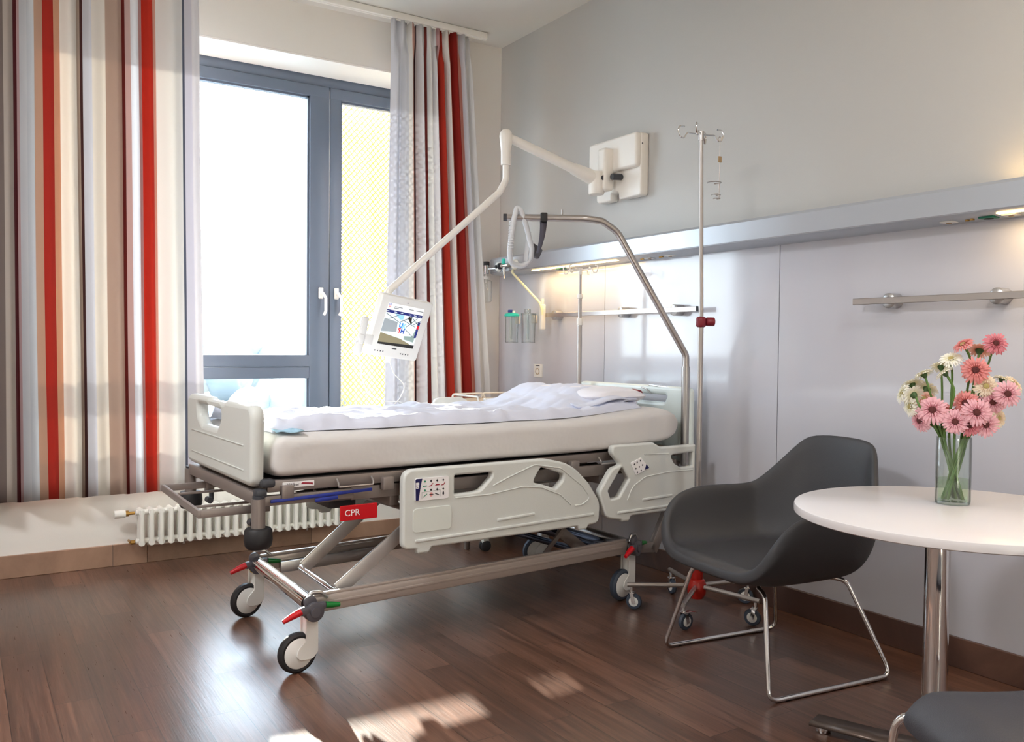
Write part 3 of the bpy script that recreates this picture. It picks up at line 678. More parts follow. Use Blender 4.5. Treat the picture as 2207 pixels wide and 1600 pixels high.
# drives and cables under the lying surface
b = MB(); b.box((.85, .5, .60), (.42, .16, .09), bev=.012); b.box((1.38, .42, .60), (.30, .12, .08), bev=.012); b.box((.42, .38, .59), (.12, .16, .10), bev=.012); b.box((1.15, .22, .62), (.5, .09, .05), bev=.01); b.build('drive_housing', 'darkgrey', bed)
b = MB(); b.tube([(.30, .5, .57), (.75, .5, .62)], .02, 12); b.tube([(1.35, .3, .60), (1.75, .3, .62)], .018, 12); b.build('actuator', 'steel', bed)
b = MB(); b.tube(fillet([(.62, .25, .66), (.75, .2, .62), (.9, .22, .645), (1.1, .16, .64), (1.25, .2, .60), (1.5, .18, .63)], .06), .006, 8); b.tube(fillet([(1.5, .3, .62), (1.62, .24, .58), (1.7, .3, .54), (1.76, .26, .60)], .05), .005, 8); b.build('cable', 'black', bed)
# mattress retaining corner, nameplate sticker
b = MB(); b.box((.028, .066, .705), (.05, .05, .03), bev=.01); b.box((.0, .06, .672), (.04, .05, .03), bev=.008); b.build('corner_cap', 'darkgrey', bed)
lb = plate('type_label', 'print_white', rrect(.085, .682, .205, .702, .003), (), .002, .0005, PF(.0665), bed)
text('label_print', 'print_black', 'Völker', .017, frame((.125, .0648, .6915), (1, 0, 0), (0, 0, 1)), lb, .0003)
plate('label_print', 'print_red', rpoly([(.152, .692), (.19, .690), (.199, .686), (.199, .694), (.16, .698)], .002), (), .0006, .0002, PF(.0650), lb, 0)
# CPR tag
cpr = plate('cpr_tag', 'red', rrect(.300, .541, .452, .598, .004), (), .008, .002, PF(.052), bed)
text('cpr_lettering', 'print_white', 'CPR', .034, frame((.348, .0472, .569), (1, 0, 0), (0, 0, 1)), cpr, .0005)
# linen shelf bracket pulled out at the foot
b = MB()
b.bar((.06, .13, .605), (-.19, .13, .605), .014, .028, .003); b.bar((.06, .77, .605), (-.165, .77, .605), .014, .028, .003); b.bar((-.19, .123, .605), (-.165, .777, .605), .014, .028, .003)
b.bar((.04, .30, .600), (-.17, .30, .600), .008, .010, .002); b.bar((.04, .62, .600), (-.16, .62, .600), .008, .010, .002); b.box((.02, .13, .60), (.035, .03, .05), bev=.004); b.box((.02, .77, .60), (.035, .03, .05), bev=.004)
b.build('linen_holder', 'taupe', bed)
b = MB()
for v in (.18, .74): b.cyl((.02, v, .585), (.02, v, .545), .010, 12); b.cyl((.01, v-.02, .545), (.01, v+.02, .545), .013, 12)
b.build('holder_knob', 'darkgrey', bed)
# bumper posts
for v in (.045, .955):
    MB().cyl((-.01, v, .53), (-.01, v, .655), .024, 20).build('corner_post', 'taupe', bed)
    MB().lathe([(0, .48), (.038, .48), (.046, .49), (.05, .51), (.048, .545), (.042, .552), (.024, .553)], (-.01, v, 0), seg=24).build('bumper', 'black', bed)
    MB().cyl((-.01, v, .655), (-.01, v, .664), .020, 16).build('post_cap', 'darkgrey', bed)

# chassis
NA, NB = Vector((.185, .065, .240)), Vector((1.80, .115, .250)); FA, FB_ = Vector((.235, .82, .225)), Vector((1.86, .875, .24))
def chas(a, c):
    b = MB(); d = (c-a).normalized()
    b.bar(a, c, .034, .060, .008); b.bar(a+d*.02+Vector((0, 0, .035)), c-d*.02+Vector((0, 0, .035)), .018, .012, .003)
    b.bar(a+d*.05+Vector((0, -.016, .004)), c-d*.05+Vector((0, -.016, .004)), .006, .012, .002); return b
chas(NA, NB).build('chassis_rail', 'rail_taupe', bed); chas(FA, FB_).build('chassis_rail', 'rail_taupe', bed)
MB().tube([NA+Vector((.0, .0, .01)), FA+Vector((0, 0, .01))], .029, 18).build('cross_tube', 'chrome', bed)
MB().tube([NB+Vector((.0, .0, .01)), FB_+Vector((0, 0, .01))], .029, 18).build('cross_tube', 'steel', bed)
MB().bar(FA+Vector((.10, -.03, -.02)), FA+Vector((.62, -.03, -.01)), .02, .05, .003).build('slide_block', 'alu', bed)
# lifting scissor
MB().tube([(.317, .49, .27), (.304, .10, .265)], .013, 14).build('scissor_axle', 'chrome', bed)
MB().bar((.322, .47, .275), (.74, .47, .60), .012, .055, .003).build('scissor_arm', 'arm_silver', bed)
MB().bar((.325, .12, .265), (.80, .12, .60), .012, .055, .003).build('scissor_arm', 'arm_silver', bed)
b = MB(); b.bar((.48, .30, .595), (.95, .30, .42), .03, .025, .003); b.bar((.45, .34, .60), (.9, .34, .44), .01, .012, .002); b.build('lift_linkage', 'steel', bed)
MB().bar((1.46, .62, .60), (1.86, .62, .28), .018, .055, .003, up=(0, 1, 0)).build('lift_arm', 'taupe', bed)
b = MB(); b.bar((1.66, .235, .205), (1.47, .235, .345), .055, .012, .003, up=(0, 1, 0)); b.bar((1.49, .225, .345), (1.375, .225, .235), .022, .010, .002, up=(0, 1, 0)); b.bar((1.378, .225, .24), (1.425, .225, .175), .020, .010, .002, up=(0, 1, 0))
b.build('lift_arm', 'taupe', bed)
b = MB(); b.tube([(1.34, .30, .385), (1.88, .30, .195)], .032, 20); b.build('lift_cylinder', 'steel_blue', bed)
b = MB(); b.tube([(1.25, .42, .35), (1.68, .42, .20)], .016, 14); b.build('lift_cylinder', 'steel_blue', bed)
b = MB(); b.bar((1.05, .5, .385), (1.75, .5, .40), .26, .03, .006); b.build('underbed_tray', 'darkgrey', bed)
b = MB(); b.bar((1.78, .135, .245), (1.985, .135, .222), .03, .05, .004); b.bar((1.975, .135, .205), (2.10, .135, .43), .03, .052, .004); b.bar((2.10, .135, .41), (2.12, .135, .64), .03, .05, .004)
b.build('head_support', 'taupe', bed)
b = MB(); b.bar((1.83, .85, .24), (1.985, .85, .222), .03, .05, .004); b.bar((1.975, .85, .205), (2.10, .85, .43), .03, .052, .004); b.bar((2.10, .85, .41), (2.12, .85, .64), .03, .05, .004); b.build('head_support', 'taupe', bed)

# casters with brake pedals
def caster(su, sv, rz, ring=False, blue=False, top=.215):
    e = bpy.data.objects.new('caster', None); C.objects.link(e); e.parent = bed; e.location = (su, sv, 0); e.rotation_euler.z = rz; e.empty_display_size = .03
    cx = -.045
    w = 'tyre_blue' if blue else 'black'
    MB().lathe([(.056, -.016), (.064, -.017), (.073, -.010), (.075, 0), (.073, .010), (.064, .017), (.056, .016), (.056, -.016)], (cx, 0, .075), (0, 1, 0), 40).build('tyre', w, e)
    b = MB()
    for s_ in (-1, 1): b.lathe([(0, .019), (.052, .019), (.058, .014), (.058, 0), (0, 0)], (cx, 0, .075), (0, s_, 0), 36)
    b.build('wheel_disc', 'white_metal', e)
    b = MB(); b.cyl((0, 0, .135), (0, 0, top), .023, 20)
    fk = rpoly([(-.022, .21), (.026, .21), (.026, .072), (.004, .048), (-.045, .05), (-.06, .07), (-.05, .095), (-.022, .12)], [.004, .004, .01, .02, .02, .02, .02, .008])
    b.build('fork_stem', 'white_metal', e)
    for s_ in (-1, 1): plate('fork_cheek', 'white_metal', fk, (), .006, .002, frame((0, s_*.0235, 0), (1, 0, 0), (0, 0, 1)), e)
    MB().cyl((0, 0, top-.022), (0, 0, top-.012), .0245, 20).build('stem_ring', 'yellow' if ring else 'white_metal', e)
    return e
caster(NA.x, NA.y, R(4), top=.222); caster(FA.x, FA.y, R(12), ring=True, top=.215); caster(NB.x, NB.y, R(8), blue=True, top=.225); caster(FB_.x, FB_.y, R(-12), blue=True, top=.22)
def pedal(p, rz, name='brake_pedal', side=-1):
    e = bpy.data.objects.new(name, None); C.objects.link(e); e.parent = bed; e.location = p; e.rotation_euler.z = rz; e.empty_display_size = .03
    y = side*.030
    b = MB(); b.cyl((0, 0, 0), (0, y*1.4, 0), .036, 28, bev=.004); b.cyl((0, y*1.4, 0), (0, y*1.6, 0), .018, 20); b.cyl((-.012, y*.4, .034), (-.012, y*1.0, .034), .024, 20, bev=.004)
    b.bar((-.015, y, .012), (-.055, y, .006), .026, .03, .007); b.bar((.015, y, .018), (.045, y, .018), .022, .028, .007); b.build('pedal_body', 'pedal', e)
    b = MB(); b.tube([(-.05, y, .008), (-.085, y, -.004), (-.118, y, -.018)], [.014, .012, .008], 14); b.build('pedal_tip', 'red', e)
    b = MB(); b.tube([(.045, y, .018), (.07, y, .014), (.10, y, .010)], [.012, .011, .008], 14); b.build('pedal_tip', 'green', e)
    b = MB(); b.tube(fillet([(-.02, 0, .03), (0, 0, .062), (.04, 0, .058), (.065, 0, .035)], .02), .007, 10); b.build('corner_ring', 'alu', e)
pedal(NA+Vector((0, -.02, -.01)), R(2)); pedal(FA+Vector((0, .0, 0)), R(-3), side=-1); pedal(NB+Vector((0, -.02, .0)), R(22)); pedal(FB_, 0, side=1)

# patient lifting pole
b = MB(); lp = fillet([(2.14, .085, 1.02), (2.14, .085, 1.165), (1.78, .20, 1.757), (1.70, .22, 1.803), (1.62, .25, 1.811), (1.31, .46, 1.812)], [0, .06, .12, .05, .1, 0], 6)
pole = b.tube(lp, .0165, 18).build('lifting_pole', 'steel', bed)
MB().cyl((2.14, .085, .62), (2.14, .085, 1.11), .021, 20).build('pole_socket', 'alu', bed)
b = MB(); b.tube([lp[-1]+Vector((.004, -.003, 0)), lp[-1]-Vector((.010, -.007, 0))], .0175, 18); b.build('end_cap', 'darkgrey', pole)
b = MB(); b.cyl((1.53, .31, 1.82), (1.53, .31, 1.852), .004, 10); b.build('stop_pin', 'steel', pole)
b = MB(); b.bar((1.895, .162, 1.575), (1.94, .148, 1.50), .004, .02, .001); b.build('rating_label', 'print_white', pole)
# far infusion pole plugged in the head end
b = MB(); b.cyl((2.09, .86, .62), (2.09, .86, 1.36), .0135, 16); b.cyl((2.09, .86, 1.36), (2.09, .86, 1.49), .0105, 16); b.cyl((2.09, .86, 1.49), (2.09, .86, 1.63), .0085, 16)
ip = b.build('infusion_pole', 'steel', bed)
b = MB(); b.cyl((2.09, .86, 1.325), (2.09, .86, 1.365), .018, 18, bev=.003); b.cyl((2.09, .86, 1.475), (2.09, .86, 1.50), .016, 18, bev=.003); b.cyl((2.09, .86, 1.61), (2.09, .86, 1.645), .012, 18); b.build('pole_collar', 'lamp_white', ip)
b = MB()
for a in (20, 110, 200, 290):
    d = Vector((math.cos(R(a)), math.sin(R(a)), 0)); o_ = Vector((2.09, .86, 1.635))
    b.tube(fillet([o_, o_+d*.075+Vector((0, 0, .006)), o_+d*.085+Vector((0, 0, -.018)), o_+d*.105+Vector((0, 0, -.018)), o_+d*.115+Vector((0, 0, .018)), o_+d*.095+Vector((0, 0, .024))], .008), .0035, 8)
b.build('infusion_hooks', 'lamp_white', ip)

# trapeze handle hanging from the pole
BM = Matrix.Translation((.90, 3.0, 0)) @ Matrix.Rotation(BA, 4, 'Z')
def bw(u, v, z): return BM @ Vector((u, v, z))
hp = bw(1.34, .44, 1.812)
th = empty('patient_trapeze', (hp.x, hp.y, hp.z), BA, 'light grey triangular trapeze grip hanging from the lifting pole end', 'trapeze handle')
g = MB(); g.tube(fillet([(.005, -.02, .045), (-.02, -.03, -.02), (-.028, -.01, -.16), (0, .02, -.215), (.07, .02, -.225), (.105, .0, -.19), (.095, -.02, -.14), (.05, -.03, -.03), (.02, -.03, .035)], .04, 6, True), .0125, 14, closed=True)
g.build('grip_loop', 'grip', th)
g = MB()
for k in range(11): g.lathe([(.0128, -.004), (.0145, 0), (.0128, .004)], (-.0235-.0003*k, -.022+.0005*k, -.025-.012*k), (0, 0, 1), 14)
g.build('finger_ridges', 'grip', th)
g = MB(); g.bar((.085, -.008, -.06), (.078, .005, -.20), .008, .022, .002); g.build('adjusting_plate', 'grip', th)
g = MB(); g.bar((.098, -.002, -.135), (.155, .0, -.165), .028, .052, .006); g.build('strap_buckle', 'pedal', th)
sp_ = bw(1.455, .355, 1.812)
stp = empty('trapeze_strap', (sp_.x, sp_.y, sp_.z), BA, 'dark grey strap with black clip looped over the lifting pole', 'strap')
g = MB(); g.bar((-.014, .008, 0), (.014, -.008, 0), .044, .044, .006); g.build('pole_clip', 'black', stp)
rows = []
for k in range(9):
    t = k/8; w = .017-.009*t; c_ = Vector((-.002-.03*t*t, .0, -.02-.15*t)); d_ = Vector((math.cos(t*1.2), -.4-math.sin(t*1.2)*.4, 0)).normalized()
    rows.append([c_-d_*w, c_+d_*w])
g = MB(); g.grid(rows); g.build('webbing', 'strap', stp, mods=(('SOLIDIFY', dict(thickness=.003)),))

# mattress
def mattress():
    def top(u): return .878 + .034*max(0, min(1, (u-1.25)/.75))**1.6
    def bot(u): return .7155 + .005*min(u, 1) + .03*max(0, (u-1.4)/.65)**2
    rows = []; nu, nv = 90, 96
    for i in range(nu+1):
        u = .045 + (2.075-.045)*i/nu
        e0 = min(1, (u-.045)/.05); e1 = min(1, (2.075-u)/.11)
        k0 = math.sqrt(max(0, 1-(1-e0)**2)); k1 = math.sqrt(max(0, 1-(1-e1)**2)); 
        zt, zb = top(u), bot(u); zm = (zt+zb)/2; h = (zt-zb)/2
        h0 = h*(.62+.38*k0)*(.30+.70*k1); w = .44*(.955+.045*k0)*(.97+.03*k1)
        row = []
        for j in range(nv):
            a = 2*PI*j/nv; ca, sa = math.cos(a), math.sin(a); p = .18 if True else 1
            y = w*math.copysign(abs(ca)**p, ca); z = h0*math.copysign(abs(sa)**(.42 if sa > 0 else .22), sa)
            # rounded rectangle by superellipse
            q = Vector((u, .5+y, zm+z))
            nz = .004*noise.noise(Vector((u*7, y*9, z*18)))+ (.010 if u > 1.85 else 0)*noise.noise(Vector((u*34, y*6, z*10+y*10)))*(1 if y < -.3 else .5)
            if abs(ca) > .8: q.y += math.copysign(nz, ca)
            row.append(q)
        rows.append(row)
    b = MB(); vr = b.grid(rows, closeu=True)
    b.bm.faces.new(vr[0]); b.bm.faces.new(vr[-1])
    o = b.build('mattress', 'sheet', smooth=70); o.location = (.90, 3.0, 0); o.rotation_euler.z = BA
    return tag(o, 'thick mattress in a cream fitted sheet lying on the hospital bed', 'mattress')
mattress()
# duvet: closed quilted cloth lying on the mattress, humped over the pillow
def mtop(u): return .878 + .034*max(0, min(1, (u-1.25)/.75))**1.6
def duvet():
    nu, nv = 150, 70; rows_t = []; rows_b = []
    def edge_v(u): return .115 + .02*noise.noise(Vector((u*3, 0, 0))) + .01*noise.noise(Vector((u*11, 3, 0)))+ (.05*max(0, (u-1.35)/.5)**1.3 if u > 1.35 else 0)
    for i in range(nu+1):
        s_ = i/nu; u = .065 + (1.93-.065)*s_
        v0 = edge_v(u); v1 = .915 + .015*noise.noise(Vector((u*4, 9, 0)))
        rt, rb = [], []
        for j in range(nv+1):
            t = j/nv; v = v0+(v1-v0)*t
            eu = min(1, min(s_, 1-s_)/.02); ev = min(1, min(t, 1-t)/.045)
            e = math.sqrt(max(0, 1-(1-eu)**2))*math.sqrt(max(0, 1-(1-ev)**2))
            sm_ = lambda q: (lambda c: c*c*(3-2*c))(max(0, min(1, q)))
            hump = .078*sm_((u-1.44)/.32)*(1-.35*sm_((u-1.78)/.2))*sm_((t-.04)/.34)
            hump += .020*math.exp(-((v-v0-.035)/.03)**2)*(1-.6*sm_((u-1.3)/.3)) + .045*math.exp(-((u-.08)/.07)**2)*sm_((t-.25)/.3)
            lump = .010*(.5+.9*noise.noise(Vector((u*2.2, v*3.5, .3)))) 
            fold = .024*abs(noise.noise(Vector((u*5+v*4, v*9-u*3, 2.3)))) + .010*noise.noise(Vector((u*16, v*7, 7.1))) + .005*noise.noise(Vector((u*34+v*12, v*30, 1.1)))
            z0 = mtop(u) + .0006
            rt.append((u, v, z0 + .004 + e*max(.010, .014+hump+lump*.8+fold)))
            rb.append((u, v, z0 + max(0, e*(.014+hump+lump*.8) - .026)))
        rows_t.append(rt); rows_b.append(rb)
    b = MB(); a = b.grid(rows_t); c = b.grid(rows_b)
    bm = b.bm
    loop_t = [r[0] for r in a]+a[-1][1:]+[r[-1] for r in a[:-1]][::-1]+a[0][1:-1][::-1]
    loop_b = [r[0] for r in c]+c[-1][1:]+[r[-1] for r in c[:-1]][::-1]+c[0][1:-1][::-1]
    n = len(loop_t)
    for k in range(n): bm.faces.new((loop_t[k], loop_t[(k+1) % n], loop_b[(k+1) % n], loop_b[k]))
    d = empty('duvet', (.90, 3.0, 0), BA, 'rumpled bluish white duvet spread on the mattress', 'duvet')
    b.build('duvet_cover', 'duvet', d, 70)
    # turned-back layered end by the pillow
    rows = []
    for i in range(41):
        v = .27+.58*i/40; row = []
        for k in range(20):
            a_ = 2*PI*k/20; r0 = 1+.25*noise.noise(Vector((v*9, a_, .4)))
            row.append((1.90+.075*math.cos(a_)*r0, v+.012*noise.noise(Vector((v*6, a_, 3))), .952+.034*math.sin(a_)*r0 + .01*noise.noise(Vector((v*8, 0, 2)))))
        rows.append(row)
    b = MB(); vr = b.grid(rows, closeu=True); b.bm.faces.new(vr[0]); b.bm.faces.new(vr[-1]); b.build('folded_end', 'duvet', d, 70)
    b = MB()
    for q in range(3):
        rws = []
        for i in range(25):
            t = i/24; rws.append([(1.56+.37*t, .235-.03*q*.5+.02*math.sin(t*5+q)+w_*.03, mtop(1.7)+.008+.016*q+.03*t+.012*math.sin(t*7+q*2)+w_*.008) for w_ in (-.4, .2, 1)])
        b.grid(rws)
    b.build('crumpled_hem', 'duvet', d, 70, mods=(('SOLIDIFY', dict(thickness=.006)),))
    b = MB(); rws = []
    for i in range(9):
        u = .068+.10*i/8; rws.append([(u, .085+.09*k/4-.15*(i/8)*.1, .884+.003*math.sin(i+k)+.010*(k/4)) for k in range(5)])
    b.grid(rws); b.build('blue_lining', 'bluesheet', d, 60, mods=(('SOLIDIFY', dict(thickness=.004)),))
duvet()
def pillow():
    rows = []; 
    for i in range(25):
        t = -1+2*i/24; row = []
        for k in range(32):
            a_ = 2*PI*k/32; ca, sa = math.cos(a_), math.sin(a_)
            w = (1-abs(t)**4)**.5
            x = .19*math.copysign(abs(ca)**.6, ca)*(.5+.5*w); z = .042*sa*w*(1-abs(ca)**5*.5)
            row.append((1.86+x, .53+.33*t, .960+z+.006*noise.noise(Vector((x*14, t*5, z*10)))))
        rows.append(row)
    b = MB(); vr = b.grid(rows, closeu=True); b.bm.faces.new(vr[0]); b.bm.faces.new(vr[-1])
    o = b.build('pillow', 'pillow', smooth=70); o.location = (.90, 3.0, 0); o.rotation_euler.z = BA
    tag(o, 'white pillow under the duvet at the head of the bed', 'pillow')
    b = MB(); b.cyl((2.035, .30, .965), (2.035, .36, .970), .022, 18, bev=.005); o = b.build('red_roll', 'darkred', smooth=50); o.location = (.90, 3.0, 0); o.rotation_euler.z = BA
    tag(o, 'small dark red roll tucked behind the pillow at the headboard', 'roll')
pillow()

# ------------------------------------------------------------------ swing-arm bedside terminal
bt = empty('bedside_terminal', (WX, 3.86, 2.2), label='white bedside television terminal on a long wall mounted swing arm', cat='bedside terminal')
def T(x, y, z): return (x-WX, y-3.86, z-2.2)
BF = lambda x: frame(T(WX-x, 3.855, 2.2), (0, -1, 0), (0, 0, 1))
plate('wall_box', 'lamp_white', rpoly([(-.175, -.165), (-.04, -.165), (-.04, -.12), (.02, -.12), (.03, -.165), (.215, -.165), (.215, .178), (-.215, .178), (-.215, .0), (-.175, -.02)], [.03, .01, .01, .01, .01, .02, .02, .02, .01, .01], 4), (), .055, .008, BF(.029), bt)
plate('raised_cover', 'lamp_white', rpoly([(-.21, -.01), (.212, -.01), (.212, .176), (-.21, .176)], .02), (), .04, .012, BF(.070), bt)
MB().cyl(T(WX-.05, 3.6385, 2.315), T(WX-.05, 3.637, 2.315), .004, 10).build('screw', 'darkgrey', bt)
MB().box(T(WX-.115, 3.875, 2.20), (.07, .075, .24), bev=.018, seg=3).build('pivot_bracket', 'lamp_white', bt)
b = MB(); b.cyl(T(3.04, 3.90, 2.06), T(3.04, 3.90, 2.19), .045, 24, bev=.01); b.build('pivot_joint', 'lamp_white', bt)
b = MB(); b.cyl(T(WX-.06, 3.80, 2.155), T(WX-.13, 3.80, 2.15), .018, 16, bev=.004); b.build('lock_knob', 'darkgrey', bt)
E1 = Vector((2.436, 3.90, 2.305))
b = MB(); p0, p1 = Vector((3.06, 3.91, 2.145)), E1
b.tube([T(*p0), T(*(p0*.72+p1*.28)), T(*(p0*.7+p1*.3)), T(*p1)], [.046, .033, .028, .024], 20); b.tube([T(*(p1+Vector((.02, 0, 0)))), T(*(p1+Vector((-.012, 0, .0))))], [.026, .022], 16)
b.build('upper_arm', 'lamp_white', bt)
b = MB(); b.lathe([(0, .035), (.02, .033), (.032, .018), (.035, 0), (.030, -.05), (.026, -.08), (.026, -.15), (.023, -.152), (0, -.152)], T(2.436, 3.90, 2.305), seg=24); b.build('elbow_joint', 'lamp_white', bt)
MB().cyl(T(3.052, 3.862, 2.15), T(3.05, 3.850, 2.15), .014, 16).build('joint_cap', 'darkgrey', bt)
b = MB(); b.tube([T(*p) for p in fillet([(2.437, 3.9, 2.17), (2.437, 3.9, 2.075), (2.40, 3.9, 2.01), (1.80, 3.95, 1.475), (1.77, 3.99, 1.40)], .05)], .0175, 16); b.build('lower_arm', 'lamp_white', bt)
# monitor built on measured corners
TLc, TRc, BLc = Vector((1.716, 3.86, 1.456)), Vector((2.053, 3.96, 1.4165)), Vector((1.664, 3.945, 1.1535))
ex = (TRc-TLc); ey = (TLc-BLc); mw, mh = ex.length*.95, ey.length*.98; fr = frame((TLc+TRc)/2*.5+(BLc+(TRc-TLc)*.5)*.5-Vector((WX, 3.86, 2.2)), ex, ey)
fr = fr @ Matrix.Rotation(0, 4, 'Z')
mon = plate('monitor', 'white_pl', rrect(-mw/2, -mh/2, mw/2, mh/2, .012), (), .035, .006, fr @ Matrix.Translation((0, 0, -.0175)), bt)
plate('monitor_back', 'lamp_white', rrect(-mw*.38, -mh*.36, mw*.38, mh*.36, .03), (), .05, .012, fr @ Matrix.Translation((0, 0, -.055)), mon)
def SP(nm, m, pts, z=.001, t=.0012): return plate(nm, m, pts, (), t, .0002, fr @ Matrix.Translation((0, 0, z)), scr, 0)
sx0, sx1, sy0, sy1 = -.118, .118, -.092, .118
scr = plate('screen', M['screen_white'], rect(sx0, sy0, sx1, sy1), (), .002, .0002, fr, mon, 0)
SC = {k: screen_mat('screen '+k, c, s) for k, c, s in (('navy', '#16226e', .6), ('grey', '#9aa2a6', .55), ('brown', '#8d8467', .5), ('dark', '#27241e', .3), ('sky', '#8ec4ea', .8), ('blue', '#2c7fd0', .7), ('deep', '#2346a8', .6), ('red', '#d8182b', .7), ('pale', '#dfe8ea', .85), ('line', '#3d4a52', .4), ('green', '#8fa39c', .5))}
SP('screen_image', SC['navy'], rect(sx0, .070, sx1, .084)); SP('screen_image', SC['pale'], rect(sx0, sy0, sx1, .0695))
SP('screen_image', SC['grey'], [(sx0, -.028), (-.02, -.020), (-.03, .030), (sx0, .040)], .002); SP('screen_image', SC['sky'], [(-.06, .069), (.0, .069), (.0, .048), (-.02, .044)], .002)
SP('screen_image', SC['brown'], [(sx0, sy0+.012), (sx0, -.034), (.02, -.052), (sx1-.02, -.075), (sx1-.02, sy0), (sx0, sy0)], .0024); SP('screen_image', SC['dark'], [(sx0, sy0), (sx0, sy0+.010), (.0, -.078), (sx1, -.074), (sx1, sy0)], .003)
SP('screen_image', SC['green'], [(.035, -.035), (.09, -.030), (.10, .01), (sx1-.01, .0), (sx1-.01, -.06), (.04, -.052)], .0022)
for (a, c, d, e_) in ((sx0, .065, -.02, .03), (-.09, .04, -.03, .068), (-.02, .03, .05, .068), (.0, .045, .09, .02), (.05, .068, .11, .03), (.09, .066, .03, .01), (.075, .03, .115, .055), (.03, .0, .09, -.03)):
    d_ = Vector((d-a, e_-c, 0)).normalized(); n_ = Vector((-d_.y, d_.x, 0))*.0012
    SP('screen_image', SC['line'], [(a-n_.x, c-n_.y), (d-n_.x, e_-n_.y), (d+n_.x, e_+n_.y), (a+n_.x, c+n_.y)], .0027)
SP('screen_image', SC['dark'], [(.030, .066), (.040, .066), (.062, .036), (.056, .032), (.030, .055)], .0029); SP('screen_image', SC['dark'], [(.045, .066), (.052, .066), (.056, .045), (.048, .040)], .0029)
for ch, mm, x_, y_ in (('U', 'blue', -.004, .016), ('K', 'sky', .018, .014), ('S', 'red', -.006, -.010), ('H', 'deep', .017, -.012)):
    text('screen_lettering', SC[mm], ch, .034, fr @ Matrix.Translation((x_, y_, .0034)), scr, .0004, bold=.0012)
for ch, mm, x_, y_ in (('UK', 'deep', -.107, .110), ('SH', 'red', -.107, .099)): text('screen_lettering', SC[mm], ch, .013, fr @ Matrix.Translation((x_, y_, .0022)), scr, .0003)
SP('screen_image', SC['navy'], [(.102, .048), (sx1-.002, .048), (sx1-.002, -.035), (.102, -.035)], .0026); SP('screen_image', SC['red'], [(.102, .030), (sx1-.002, .030), (sx1-.002, .012), (.102, .012)], .003)
for x_, w_, y_ in ((-.075, .05, .103), (-.08, .035, .096), (.02, .03, .103), (.065, .05, .103)): SP('screen_image', SC['line'], rect(x_, y_-.0015, x_+w_, y_+.0012), .0016)
for x_ in (-.11, -.06, -.02, .035, .07, .10): SP('screen_image', SC['pale'], rect(x_-.008, .0755, x_+.008, .0785), .0018)
b = MB()
for x_ in (-.118, -.10, -.082, -.066, .05, .066, .084, .10): b.box((x_, -.128, .0005), (.006, .006, .002), bev=.0008)
bb = b.build('monitor_button', 'darkgrey', mon); bb.data.transform(fr)
o_ = MB().box((0, -.107, .0004), (.03, .005, .0015)).build('maker_mark', 'darkgrey', mon); o_.data.transform(fr)
o_ = MB().cyl((0, .132, 0), (0, .132, .001), .003, 12).build('camera_lens', 'darkgrey', mon); o_.data.transform(fr)
o_ = MB().box((0, -.165, -.02), (.03, .04, .02), bev=.005).build('grip_tab', 'white_pl', mon); o_.data.transform(fr)
# telephone handset hanging left of the monitor
hs = empty('telephone_handset', (1.628, 3.90, 1.235), label='light grey telephone handset hooked to the left of the screen', cat='telephone handset')
hs.rotation_euler = (R(4), R(9), 0)
b = MB(); b.box((.004, 0, .05), (.036, .022, .11), bev=.009, seg=3); b.box((0, -.004, -.005), (.030, .02, .05), bev=.007, seg=3); b.box((-.004, 0, -.05), (.038, .024, .07), bev=.009, seg=3); b.build('handset_body', 'handset', hs)
MB().box((.035, 0, .0), (.05, .018, .05), bev=.004).build('cradle_hook', 'handset', hs)
b = MB(); b.tube(fillet([(1.622, 3.90, 1.15), (1.64, 3.92, 1.05), (1.68, 3.94, .96), (1.78, 3.95, .925), (1.86, 3.95, .92), (1.89, 3.95, .90), (1.885, 3.95, .84)], .06, 8), .0025, 8)
tag(b.build('handset_cable', 'white_pl'), 'thin white cable hanging in a loop from the telephone handset', 'cable')
b = MB(); b.tube(fillet([(1.80, 3.95, 1.12), (1.815, 3.93, 1.06), (1.88, 3.93, 1.0), (1.85, 3.93, .94), (1.80, 3.95, .88)], .05, 8), .0025, 8)
tag(b.build('monitor_cable', 'white_pl'), 'thin white cable hanging straight down from the screen', 'cable')

# ------------------------------------------------------------------ bedside cabinet
cab = empty('bedside_cabinet', (2.80, 4.52, 0), label='white wheeled bedside cabinet with light wood top behind the bed', cat='bedside cabinet')
b = MB(); b.box((0, 0, .865), (.50, .46, .022), bev=.006); top_ = b.build('cabinet_top', 'cab_wood', cab)
b = MB(); b.box((0, 0, .852), (.505, .465, .008), bev=.002); b.build('top_edge', 'duct', cab)
MB().box((0, .01, .48), (.46, .42, .73), bev=.006).build('cabinet_body', 'cab_white', cab)
dr = MB().box((.03, -.209, .775), (.38, .02, .13), bev=.004).build('drawer', 'cab_white', cab); MB().box((-.14, -.222, .80), (.016, .012, .02), bev=.003).build('drawer_lock', 'darkgrey', dr)
dd = MB().box((.03, -.209, .42), (.38, .02, .52), bev=.004).build('cabinet_door', 'cab_white', cab); MB().box((-.13, -.225, .60), (.012, .02, .10), bev=.004).build('door_handle', 'alu', dd)
for y_ in (-.18, .18):
    b = MB(); b.tube(fillet([(-.24 if y_ > 0 else -.02, y_ if y_ > 0 else .20, .873), (-.23 if y_ > 0 else 0, y_ if y_ > 0 else .20, .905), (-.02 if y_ > 0 else .2, y_ if y_ > 0 else .20, .905), (-.0 if y_ > 0 else .22, y_ if y_ > 0 else .20, .873)], .02), .006, 10)
    b.build('top_rail', 'lamp_white', cab)
b = MB(); b.tube(fillet([(-.245, -.16, .873), (-.245, -.15, .905), (-.245, .15, .905), (-.245, .16, .873)], .02), .006, 10); b.build('top_rail', 'lamp_white', cab)
